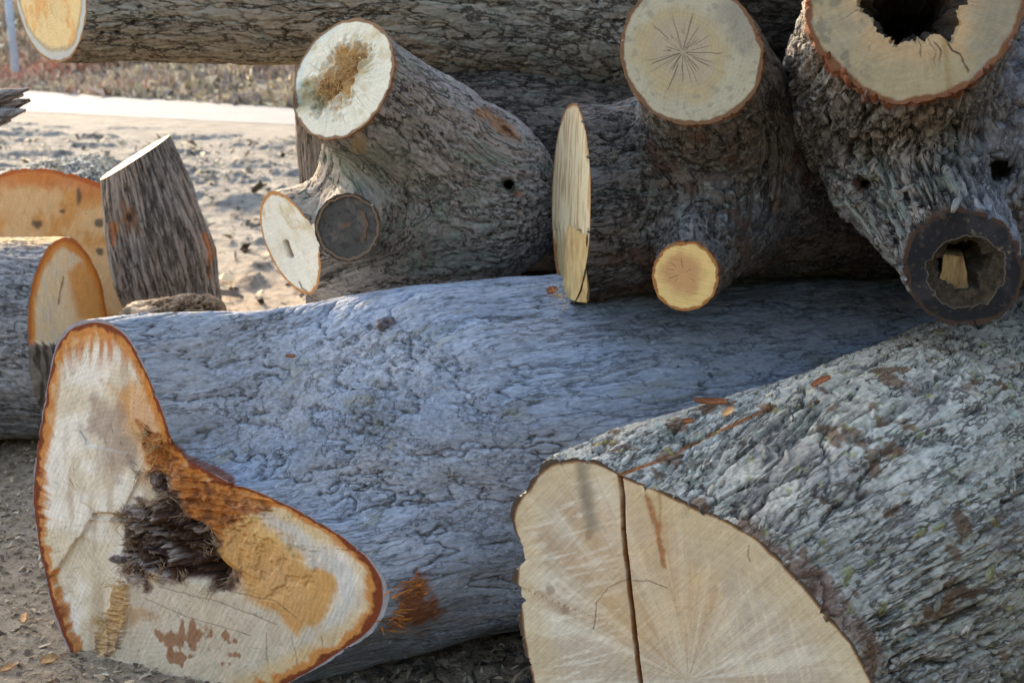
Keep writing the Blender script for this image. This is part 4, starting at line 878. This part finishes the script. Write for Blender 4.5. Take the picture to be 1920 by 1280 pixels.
def paintC(c):
    n = fbm(v2(c.u*9, c.v*9, 4.), 4); n2 = fbm(v2(c.u*45, c.v*45, 1.), 3); x, y = c.px, c.py
    col = np.tile(lin(162, 144, 112), (len(n), 1)); col = mix(col, lin(150, 140, 120), sstep(0, .4, n)); col = mix(col, lin(184, 150, 112), .7*(1-sstep(.01, .05, c.inn+.02*n)))
    col = mix(col, lin(110, 104, 88), .6*sstep(.15, .35, fbm(v2(c.u*22, c.v*22, 8.), 4))*(1-sstep(1590, 1660, x))); col = mix(col, lin(122, 118, 106), .5*sstep(1800, 1860, x))
    col = mix(col, lin(50, 34, 22), .9*(1-sstep(.8, 2.6, line_d(x+3*n2, y+3*n2, [(1770, 62), (1782, 92), (1800, 102), (1816, 135)])))); col = mix(col, lin(140, 112, 66), .5*(1-sstep(2, 8, np.abs(x-1770-.1*(y-65))+0*y))*(y > 60))
    col = checks(c, col, fC, nC, 60, .17, 15, .0011, rmin=.09)
    col = mix(col, lin(118, 76, 50), 1-sstep(.006, .012, c.e+.004*n2)); return col
WC = wood_mat('cut_wood_hollow', ring=.03, rfreq=450., ray=.20, check=0., saw=.10, chr=(.09, .15), fib=.25, chthr=-.03)
def hollow(parent, cf_g, ax, depth, mat, shrink=.75, name='hollow'):
    ring = cf_g[0]; c = ring.mean(0); NU = 60; vs = []
    for i in range(NU):
        u = i/(NU-1); vs.append(c+(ring-c)*(1-(1-shrink)*u)+ax*depth*u)
    vs.append(np.tile(c+ax*depth, (len(ring), 1))); v = np.concatenate(vs); dr = v-(c+((v-c)@ax)[:, None]*ax); dr /= np.linalg.norm(dr, axis=1)[:, None]+1e-6
    k = np.concatenate([np.repeat(sstep(0, .1, np.linspace(0, 1, NU)), len(ring)), np.zeros(len(ring))]); v = v-dr*(k*.018*(ridged(v*np.array([14, 14, 14]), 3)+.6))[:, None]
    return mesh(name, v, grid_faces(NU+1, len(ring)), mat, parent)
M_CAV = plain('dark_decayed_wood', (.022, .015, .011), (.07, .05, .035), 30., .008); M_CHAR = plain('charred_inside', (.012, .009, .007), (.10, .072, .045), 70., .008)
inn = inner_of(rims[0], fC, nC, holeC)
cfc, gC = make_face(tC, fC, nC, rims[0], WC, paintC, lambda c: .0015*fbm(v2(c.u*28, c.v*28, 2.), 3)-.02*(1-sstep(0, .008, c.inn))*sstep(-.1, .3, fbm(v2(c.u*20, c.v*20, 3.), 2)), NR=110, inner=inn)
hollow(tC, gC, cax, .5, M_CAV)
inn = inner_of(rims[1], hC, nH, lambda t: .073*(1+.09*np.interp(t % (2*math.pi), tt, _nz)+.03*np.interp(t % (2*math.pi), tt, _nz2)))
def paintH(c):
    n = fbm(v2(c.u*12, c.v*12, 4.), 4); n2 = fbm(v2(c.u*70, c.v*70, 1.), 3); col = np.tile(lin(30, 29, 32), (len(n), 1)); col = mix(col, lin(50, 48, 52), sstep(-.1, .4, n))
    col = mix(col, lin(120, 104, 80), .5*sstep(.36, .46, n2)*(sstep(.1, .3, n)+.25)); col = mix(col, lin(130, 116, 96), .5*(1-sstep(.001, .003, c.inn+.001*n2))); col = mix(col, lin(70, 50, 38), 1-sstep(.004, .007, c.e+.002*n)); return col
WH = wood_mat('charred_cut', ring=.05, rfreq=900., ray=.10, check=.3, saw=.04, fib=.5)
cfh, gH = make_face(tC, hC, nH, rims[1], WH, paintH, None, NR=80, inner=inn, name='charred_stub_face')
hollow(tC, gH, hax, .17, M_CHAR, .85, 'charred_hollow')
# block of split wood standing in the charred hollow
def QP(pts, Y): return [P(x, y, Y) for x, y in pts]
M_SPL = plain('split_wood_block', lin(92, 60, 34), lin(165, 140, 96), 26., .003, stretch=(3, 1, .5))
o = box_prism(None, 'wood_block', QP([(1756, 566), (1822, 572), (1806, 480), (1768, 478)], 2.45), QP([(1760, 566), (1818, 570), (1800, 462), (1770, 460)], 2.53), M_SPL, loc=P(1790, 572, 2.46))
tag(o, 'pale split block of wood wedged inside the charred hollow stub', 'wood block')

# ================================================================== TOP LOG AND THE LOGS BEHIND
def round_log(name, label, px, py, Y, r0, ax, n, L, rkeys, sty, mat, pal, wmat=WOOD, seed=0., NT=420, NU=420, bend=None, tint=None, ell=1., lump=.04, paint=None, relief=None, NR=50, group='felled logs in the pile', upow=1.0, c0=None):
    c0 = P(px, py, Y) if c0 is None else np.array(c0, float); ax = nrm(ax); t = thing(name, label, 'log', (c0[0], c0[1], max(0, c0[2]-r0)), group)
    o, rim = tube(t, c0, ax, L, n=n, r0=r0, rkeys=rkeys, sty=sty, mat=mat, NT=NT, NU=NU, seed=seed, bend=bend, tint=tint, ell=ell, lump=lump, upow=upow)
    cf, _ = make_face(t, c0, nrm(n), rim, wmat, paint or default_paint(pal), relief, NR=NR)
    return t, c0, cf
def paintD(c):
    n = fbm(v2(c.u*10, c.v*10, 4.), 4); n2 = fbm(v2(c.u*40, c.v*20, 1.), 3); col = np.tile(lin(206, 176, 124), (len(n), 1)); col = mix(col, lin(200, 146, 84), sstep(-.1, .35, n+.3*n2)); col = mix(col, lin(138, 126, 102), .8*(1-sstep(.028, .042, c.e+.012*n)))
    col = mix(col, lin(168, 168, 162), 1-sstep(.020, .028, c.e+.010*n)); col = mix(col, lin(130, 92, 56), 1-sstep(.005, .008, c.e)); return col
def tintD(c, tn):
    n = fbm(c.p*20, 3)
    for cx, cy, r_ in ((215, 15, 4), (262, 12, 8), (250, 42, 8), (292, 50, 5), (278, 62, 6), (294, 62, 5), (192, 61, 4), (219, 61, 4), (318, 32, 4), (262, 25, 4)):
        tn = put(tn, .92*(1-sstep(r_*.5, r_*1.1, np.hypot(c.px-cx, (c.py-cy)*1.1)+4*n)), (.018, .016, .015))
    tn = put(tn, .8*(1-sstep(2, 12, line_d(c.px, c.py, [(125, 110), (142, 88)])+8*n)), lin(176, 108, 58)); return tn
AD = nrm([.985, .17, .0])
round_log('log', 'long weathered log across the top left, pale oval end with orange-stained heart', 92, -22, 3.55, R(131, 3.55), AD, nrm([-.73, -.68, .02]), 3.4, ((0, 1.), (.22, 1.0), (.34, 1.22), (.46, 1.6), (.62, 1.85), (1, 1.95)), 'scaly', B_TOP, PAL_TAN, seed=17., NT=520, NU=760, tint=tintD, paint=paintD,
          bend=lambda s: np.array([0, 0, -.02])*sstep(0, .4, s)+np.array([0, .12, -.03])*sstep(.35, .7, s), NR=70)
round_log('log', 'dark lichen-spotted log lying behind and between the two forked pieces', 1000, 420, 3.85, .36, nrm([1, .06, 0]), nrm([-1, -.1, 0]), 3.2, ((0, 1.), (1, .95)), 'scaly', B_DARK, PAL_TAN, seed=19., c0=(-.38, 3.85, 1.04), NT=360, NU=420)
round_log('log', 'added backing log low at the back, hidden under the stacked forked pieces', 1000, 600, 3.9, .34, nrm([1, .05, 0]), nrm([-1, -.1, 0]), 3.6, ((0, 1.), (1, .95)), 'scaly', B_DARK, PAL_TAN, seed=23., c0=(-.45, 3.95, .34), NT=260, NU=260)  # added to stop light leaking through and to seat the log above
round_log('log', 'dark log end high at the back between the round pale end and the hollow end', 1500, 40, 3.5, .26, nrm([1, .25, 0]), nrm([-1, -.2, .1]), 2.6, ((0, 1.), (1, .95)), 'scaly', B_DARK, PAL_TAN, seed=29., c0=(.48, 3.50, 1.60), NT=260, NU=260)
round_log('log', 'unseen dark log added across the top of the pile to block skylight', 1500, -200, 3.3, .30, nrm([1, .1, 0]), nrm([-1, -.2, .1]), 3.0, ((0, 1.), (1, .95)), 'scaly', B_DARK, PAL_TAN, seed=31., c0=(.45, 2.78, 2.08), NT=220, NU=220)  # added above the view to keep skylight out of the crevice
round_log('log', 'unseen log added on the lichen-crusted log, past the hollow forked log, to block light', 0, 0, 3., .30, nrm([.62, .78, 0]), nrm([-.5, -.86, 0]), 2.2, ((0, 1.), (1, .95)), 'scaly', B_SCALY, PAL_TAN, seed=61., c0=(1.58, 2.62, 1.08), NT=200, NU=200)  # added out of view so less light enters the crevice from the right
round_log('log', 'unseen log added high at the far right of the pile to block light', 0, 0, 3., .28, nrm([.45, .89, 0]), nrm([-.4, -.9, 0]), 2.0, ((0, 1.), (1, .95)), 'scaly', B_SCALY, PAL_TAN, seed=67., c0=(1.62, 2.75, 1.68), NT=200, NU=200)  # second out-of-view log, added to darken the gap under the forks
# upright post log behind fork A
c0 = P(603, 108, 4.05)
def upright(name, label, top, r0, L, mat, sty, seed, n, ax, pal, rk=((0, 1.), (1, 1.1)), bend=None, tint=None, wm=WOOD, NT=360, NU=420, ell=1., paint=None):
    t = thing(name, label, 'log', (top[0], top[1], 0), 'felled logs in the pile'); o, rim = tube(t, top, ax, L, n=n, r0=r0, rkeys=rk, sty=sty, mat=mat, NT=NT, NU=NU, seed=seed, bend=bend, tint=tint, ell=ell)
    make_face(t, top, nrm(n), rim, wm, paint or default_paint(pal), None, NR=40); return t
upright('upright_log', 'narrow weathered log standing upright behind the frayed forked log', c0, R(54, 4.05), c0[2]+.05, B_LINE, 'line', 37., (0, 0, 1), (0.02, 0, -1), PAL_TAN)

# ================================================================== LEFT GROUP
PAL_OR = dict(heart=lin(222, 190, 140), sap=lin(210, 160, 98), rim=lin(190, 108, 48), bark=lin(120, 70, 40), rw=.02)
def paintL1(c):
    x, y = c.px, c.py; n = fbm(v2(c.u*8, c.v*8, 4.), 4); n2 = fbm(v2(c.u*30, c.v*10, 1.), 3)
    col = np.tile(lin(216, 194, 158), (len(n), 1)); col = mix(col, lin(204, 192, 172), sstep(0, .4, n2)); col = mix(col, lin(204, 142, 70), .85*(1-sstep(-8, 10, poly_d(x+10*n, y+10*n, [(128,512),(160,490),(178,520),(195,575),(190,600),(150,600),(138,560)]))))
    col = mix(col, lin(206, 134, 62), 1-sstep(.03, .06, c.e+.02*n)); col = mix(col, lin(168, 88, 36), .8*(1-sstep(.012, .024, c.e+.01*n)))
    col = mix(col, lin(110, 78, 48), .8*(1-sstep(.8, 2.8, line_d(x+3*n2, y, [(119, 520), (112, 548), (109, 570)]))))
    lo = sstep(642, 650, y+8*n2-.1*x+8); col = mix(col, lin(120, 110, 100), lo); col = mix(col, lin(70, 62, 56), lo*sstep(-.1, .3, n2)); return col
def reliefL1(c): return sstep(640, 650, c.py-.1*c.px+8)*(.012+.012*fbm(v2(c.u*30, c.v*12, 3.), 4))
def tintL1(c, tn):
    n = fbm(c.p*10, 4); return put(tn, .8*sstep(.0, .25, fbm(c.p*np.array([3, 6, 6]), 3)+.15)*(1-sstep(448, 470, c.py+14*n))*(c.px < 120), lin(196, 160, 112))  # sunlight along the top edge put into the bark tint
zc = .355
round_log('log', 'grey log behind the huge blue-grey one, narrow orange-rimmed end facing right', 0, 0, 4., .355, nrm([-1, .04, 0]), nrm([.998, -.03, .04]), 3.0, ((0, 1.), (.5, 1.04), (1, 1.06)), 'scaly', bark_mat('bark_grey', (.045, .042, .040), (.17, .16, .155), (.34, .33, .33), crack=12., fine=70., hamp=.8), PAL_OR, seed=41., NT=420, NU=420, c0=(P(138, 640, 4.2)[0], 4.18, zc), paint=paintL1, relief=reliefL1, tint=tintL1, NR=60, wmat=W1)
def paintL2(c):
    x, y = c.px, c.py; n = fbm(v2(c.u*6, c.v*6, 4.), 4); n2 = fbm(v2(c.u*20, c.v*8, 1.), 3)
    col = np.tile(lin(216, 178, 130), (len(n), 1)); col = mix(col, lin(208, 152, 90), sstep(-.1, .4, n+.3*n2)); col = mix(col, lin(196, 118, 62), .8*(1-sstep(.04, .10, c.e+.03*n2))); col = mix(col, lin(180, 92, 44), 1-sstep(.012, .02, c.e+.008*n))
    for cx, cy, rx_, ry_ in ((146, 366, 5, 20), (128, 384, 14, 11), (120, 396, 9, 6), (68, 419, 13, 8), (188, 418, 7, 5), (186, 470, 9, 7)): col = mix(col, lin(76, 72, 64), .85*(1-sstep(.5, 1.2, np.hypot((x-cx)/rx_, (y-cy)/ry_)+1.1*n2+.4*n)))
    return col
round_log('log', 'big round orange-faced log end behind the left logs, pale flaky bark sunlit on top', 0, 0, 5., .425, nrm([-.06, 1, -.02]), nrm([.10, -1, .02]), .85, ((0, 1.), (.4, 1.02), (1, .93)), 'flaky', B_PALE, PAL_OR, seed=43., NT=420, NU=260, c0=(P(78, 500, 5.1)[0], 5.1, .405), ell=1.16, paint=paintL2, NR=60, wmat=W1)
# slant-cut upright chunk
top = P(252, 296, 4.75); nT = nrm([-.50, -.11, .86])
def tintT(c, tn):
    n = fbm(c.p*14, 4); tn = put(tn, .85*(1-sstep(8, 26, np.hypot((c.px-240), (c.py-412)*.7)+16*n)), lin(150, 108, 76)); tn = put(tn, .9*(1-sstep(3, 9, np.hypot((c.px-242), (c.py-408)*.7)+6*n)), (.03, .022, .018))
    tn = put(tn, .75*(1-sstep(3, 12, line_d(c.px, c.py, [(214, 425), (213, 455)])+8*n)), lin(176, 104, 56)); tn = put(tn, .7*(1-sstep(2, 8, line_d(c.px, c.py, [(384, 440), (394, 470), (392, 520)])+6*n)), lin(180, 112, 62)); return tn
upright('upright_log', 'short upright chunk with bright slanted top cut and a knot on its side', top, R(76, 4.75), top[2]+.06, B_LINE, 'line', 47., nT, (0.19, 0, -1), dict(heart=lin(225, 205, 165), sap=lin(230, 212, 175), rim=lin(180, 130, 80), rw=.01),
        rk=((0, .95), (.22, 1.2), (.45, 1.30), (.7, 1.12), (1, .85)), tint=tintT, NT=420)
# lump of broken wood behind the big log
kp = P(318, 574, 4.0)
t = thing('broken_log', 'small brown broken chunk just over the blue-grey log, before the slant-cut chunk', 'log', (kp[0], kp[1], 0))
B_BRN = bark_mat('bark_brown_lump', (.05, .035, .025), (.20, .145, .10), (.36, .29, .22), crack=18., fine=70., hamp=.9)
def tintK(c, tn): return put(tn, .85*(1-sstep(8, 22, np.hypot(c.px-262, (c.py-572)*.7)+10*fbm(c.p*20, 3))), lin(215, 185, 155))
fork(t, [(kp+np.array([-.10, 0, -.06]), kp+np.array([.10, .03, -.05]), .075, .085), (kp+np.array([.02, .05, -.36]), kp+np.array([.02, .04, -.1]), .14, .12)], [], 'crag', B_BRN, k=.05, h=.012, seed=51., tint=tintK)
# grey driftwood-like snag at the left edge
sp0 = P(52, 195, 4.1); t = thing('broken_branch', 'jagged weathered broken branch end poking in at the left edge', 'branch', (sp0[0], sp0[1], sp0[2]-.1))
B_SNAG = bark_mat('weathered_snag', (.06, .05, .045), (.24, .21, .20), (.42, .38, .36), crack=20., fine=70., hamp=.7)
vs, fs, k0 = [], [], 0
for (ex, ey, r_, ly) in ((54, 168, 13, .00), (56, 188, 15, .03), (48, 206, 14, -.02), (20, 226, 11, .04), (44, 178, 13, .07)):
    e = P(ex, ey, 4.1+ly); d = nrm([-1, .15, -.24]); NTt, NUu = 60, 260; u = np.linspace(0, 1, NUu)
    rad = R(r_, 4.1)*(np.minimum(1, .25+u*14)*(1+2.2*u)); a_ = nrm(np.cross(d, [0, 0, 1])); b_ = np.cross(d, a_); th = np.linspace(0, 2*math.pi, NTt, endpoint=False)
    cen = e+d*(u[:, None]*1.7); v = cen[:, None]+rad[:, None, None]*(np.cos(th)[None, :, None]*a_+np.sin(th)[None, :, None]*b_); N = (v-cen[:, None]); N /= np.linalg.norm(N, axis=2)[..., None]; v = v.reshape(-1, 3)
    h, nh, q = bark_h(v-sp0, d, 'line', 3.); h = h*.45; v = v+N.reshape(-1, 3)*h[:, None]; vs.append((v, h, nh, q)); fs.append(grid_faces(NUu, NTt)+k0); k0 += len(v)
    vs[-1] = (np.vstack([v, [v[:NTt].mean(0)-d*.004]]), None, np.append(nh, 0), np.vstack([q, q[:1]])); fs[-1] = fs[-1]; k0 += 1
    j = np.arange(NTt); fs.append(np.stack([np.full(NTt, k0-1), (j+1) % NTt+k0-1-NUu*NTt, j+k0-1-NUu*NTt, np.full(NTt, k0-1)], 1)[:0])
mesh('bark', np.concatenate([a[0] for a in vs]), np.concatenate(fs), B_SNAG, t, dict(bc=np.concatenate([a[3] for a in vs]), h=np.concatenate([a[2] for a in vs]), tint=np.zeros((k0, 4))))

# ================================================================== CHIPS AND LITTER
r = np.random.RandomState(12)
def litter(name, N_, xr, yr_, smin_, smax_, cols, label, flat=.5):
    x = r.uniform(*xr, N_); y = r.uniform(*yr_, N_); z = ground_h(x, y)+.003; L = smin_*(smax_/smin_)**(r.rand(N_)**1.5); w = L*r.uniform(.12, .45, N_); th = r.uniform(0, 2*math.pi, N_); ti = r.normal(size=N_)*flat*.35
    d = np.stack([np.cos(th)*np.cos(ti), np.sin(th)*np.cos(ti), np.sin(ti)], 1); s_ = np.stack([-np.sin(th), np.cos(th), r.normal(size=N_)*.3], 1); c = np.stack([x, y, z+np.abs(np.sin(ti))*L/2], 1); up = np.array([0, 0, 1.])*(.0015)
    cv = (r.rand(N_)*.25*L)[:, None]*np.array([0, 0, 1.])
    a = c-d*L[:, None]/2-s_*w[:, None]/2; b = c-d*L[:, None]/2+s_*w[:, None]/2; m1 = c+s_*w[:, None]/2+cv; m0 = c-s_*w[:, None]/2+cv; e = c+d*L[:, None]/2+s_*w[:, None]*.2; g_ = c+d*L[:, None]/2-s_*w[:, None]*.3
    q = np.stack([a, b, m1, m0, m0, m1, e, g_, a-up, a, m0, m0-up, m0-up, m0, g_, g_-up], 1).reshape(-1, 3); cc = np.array(cols)[r.randint(0, len(cols), N_)]*r.uniform(.6, 1.3, (N_, 1)); cc = np.repeat(cc[:, None], 16, 1).reshape(-1, 3)
    o = mesh(name, q, np.arange(len(q)).reshape(-1, 4), BRUSH, smooth=False, kind='stuff', attrs=dict(col=np.clip(cc, 0, .9))); o['label'] = label
litter('sawdust_and_chips', 42000, (-2.2, 1.2), (1.6, 4.2), .004, .03, [(.34, .25, .16), (.26, .18, .11), (.16, .11, .075), (.44, .36, .26), (.10, .07, .05)], 'fine sawdust, shavings and wood crumbs covering the ground')
litter('yard_debris', 7000, (-7, .5), (4.3, 14), .015, .14, [(.16, .12, .08), (.30, .24, .16), (.09, .07, .055), (.42, .34, .22)], 'twigs, bark scraps and straw strewn over the sunlit yard', .8)
litter('dead_leaf_litter', 5000, (-.6, .7), (1.9, 3.2), .012, .05, [(.10, .07, .05), (.17, .12, .08), (.05, .04, .03), (.22, .18, .13)], 'dark leaf and bark litter on the ground between the two big logs', 1.)
def chip(name, label, cat, px, py, Y, L, w, th_, ang, mat, seed, group=None, onground=False):
    c = P(px, py, Y)
    if onground: o_ = np.array([0, 0, CAMZ]); d = P(px, py, 1.)-o_; k = -CAMZ/d[2]; c = o_+d*k; c[2] = ground_h(np.array([c[0]]), np.array([c[1]]))[0]+.006
    r = np.random.RandomState(seed); a = np.array([math.cos(ang), 0, math.sin(ang)]) if not onground else np.array([math.cos(ang), math.sin(ang), .05]); b = nrm(np.cross(a, [0, -.6, .8])); nn = nrm(np.cross(a, b)); nn = nn if nn[2] > 0 else -nn
    NUu, NV = 14, 7; u = np.linspace(-1, 1, NUu); v = np.linspace(-1, 1, NV); U, V_ = np.meshgrid(u, v, indexing='ij'); wd = w*(1-.5*np.abs(U)**2.2)*(1+.3*perlin(v2(U.ravel()*2+seed, V_.ravel()*2)).reshape(U.shape))
    top = c+U[..., None]*L/2*a+(V_*wd)[..., None]/2*b+(th_+.12*L*(1-U**2)*r.uniform(-.5, 1)+.1*w*V_**2)[..., None]*nn; bot = top-nn*th_
    vv = np.concatenate([top.reshape(-1, 3), bot.reshape(-1, 3)]); f = grid_faces(NUu, NV, False); n0 = NUu*NV; F = [f, f[:, ::-1]+n0]
    i = np.arange(NUu-1)*NV; j = np.arange(NV-1)
    F += [np.stack([i, i+n0, i+NV+n0, i+NV], 1), np.stack([i+NV-1, i+2*NV-1, i+2*NV-1+n0, i+NV-1+n0], 1), np.stack([j, j+1, j+1+n0, j+n0], 1), np.stack([j+n0-NV, j+n0-NV+n0, j+1+n0-NV+n0, j+1+n0-NV], 1)]
    o = mesh(name, vv, np.concatenate(F), mat, None, loc=c, smooth=False); return tag(o, label, cat, group)
chip('wood_chip', 'pale curled wood chip lying on the sawdust left of the big blue-grey log', 'wood chip', 46, 1160, 0, .045, .016, .003, 1.9, M_CHIP, 3, onground=True)
chip('wood_chip', 'pale flat wood chip at the bottom left corner, close to the big log', 'wood chip', 92, 1240, 0, .040, .022, .003, .5, M_CHIP, 4, onground=True)
chip('wood_chip', 'small pale chip on the ground at the lower left picture edge', 'wood chip', 14, 1255, 0, .035, .016, .003, .9, M_CHIP, 5, onground=True)

def chip_on(V, px, py, L_, w_, ang, mat, seed, label, cat='bark chip', name='bark_chip'):
    p_ = surf_pt(V, px, py); chip(name, label, cat, px, py, p_[1]-.012, L_, w_, .004, ang, mat, seed)
chip_on(V_LOG2, 1332, 752, .062, .014, -.05, M_BCHIP, 21, 'long reddish bark chip lying on the upper edge of the lichen-crusted log')
chip_on(V_LOG2, 1366, 772, .024, .014, .6, M_CHIP, 22, 'small tan chip just below the long reddish chip on the lichen-crusted log')
chip_on(V_LOG2, 1290, 790, .022, .010, .1, M_BCHIP, 23, 'small brown chip left of the long reddish chip on the lichen-crusted log')
chip_on(V_LOG2, 1540, 716, .040, .012, .5, M_BCHIP, 24, 'dark brown bark chip high on the lichen-crusted log below the charred stub')
chip_on(V_LOG1, 1036, 546, .026, .018, .3, M_BCHIP, 25, 'orange-brown bark chip on the blue-grey log by the torn sliver end')
chip_on(V_LOG1, 545, 668, .022, .007, .0, M_BCHIP, 26, 'tiny red-brown bark chip on the blue-grey log above its middle')
# grey knot on the big log
kp_ = surf_pt(V_LOG1, 725, 600); chunks(t1, [(kp_, .022, .012, .012)], M_KNOT, 'knot', 4, nrm([.9, .5, -.1]), nrm([0, .3, 1]), nrm([.3, -.8, .5]))
# unseen green mass, added behind the camera to shut off the low sky
wp_ = np.array([(-30, -11), (-12, -10.5), (0, -10), (6, -8.5), (9.5, -4.5), (10.5, 2), (11, 9), (12, 16)], float); wl = np.concatenate([[0], np.cumsum(np.hypot(*np.diff(wp_, axis=0).T))]); wt = np.linspace(0, wl[-1], 260)
WX = np.interp(wt, wl, wp_[:, 0]); WY = np.interp(wt, wl, wp_[:, 1]); tx = np.gradient(WX); ty = np.gradient(WY); tl = np.hypot(tx, ty); nx, ny = -ty/tl, tx/tl
tv = np.linspace(0, 1, 40); wd_ = 2.2*np.cos(tv*math.pi)[:, None]; hz_ = 5.0*np.sin(tv*math.pi)[:, None]**.45*(1+.35*sstep(0, 8, WX))[None]
v = np.stack([(WX[None]+nx[None]*wd_).ravel(), (WY[None]+ny[None]*wd_).ravel(), (hz_+0*WX[None]-.1).ravel()], 1); v = v+np.stack([fbm(v*.9+a, 5, .65)*.9 for a in (0, 20, 40)], 1)*np.array([1, 1, 1])*(v[:, 2:3] > .3)
BLOCKERM = plain('sky_blocker_green', (.035, .045, .022), (.09, .10, .05), 6., .05)
mesh('sky_blocker', v, grid_faces(40, 260, False), BLOCKERM, kind='stuff')['label'] = 'unseen bushy mass added behind the camera to block the low sky'
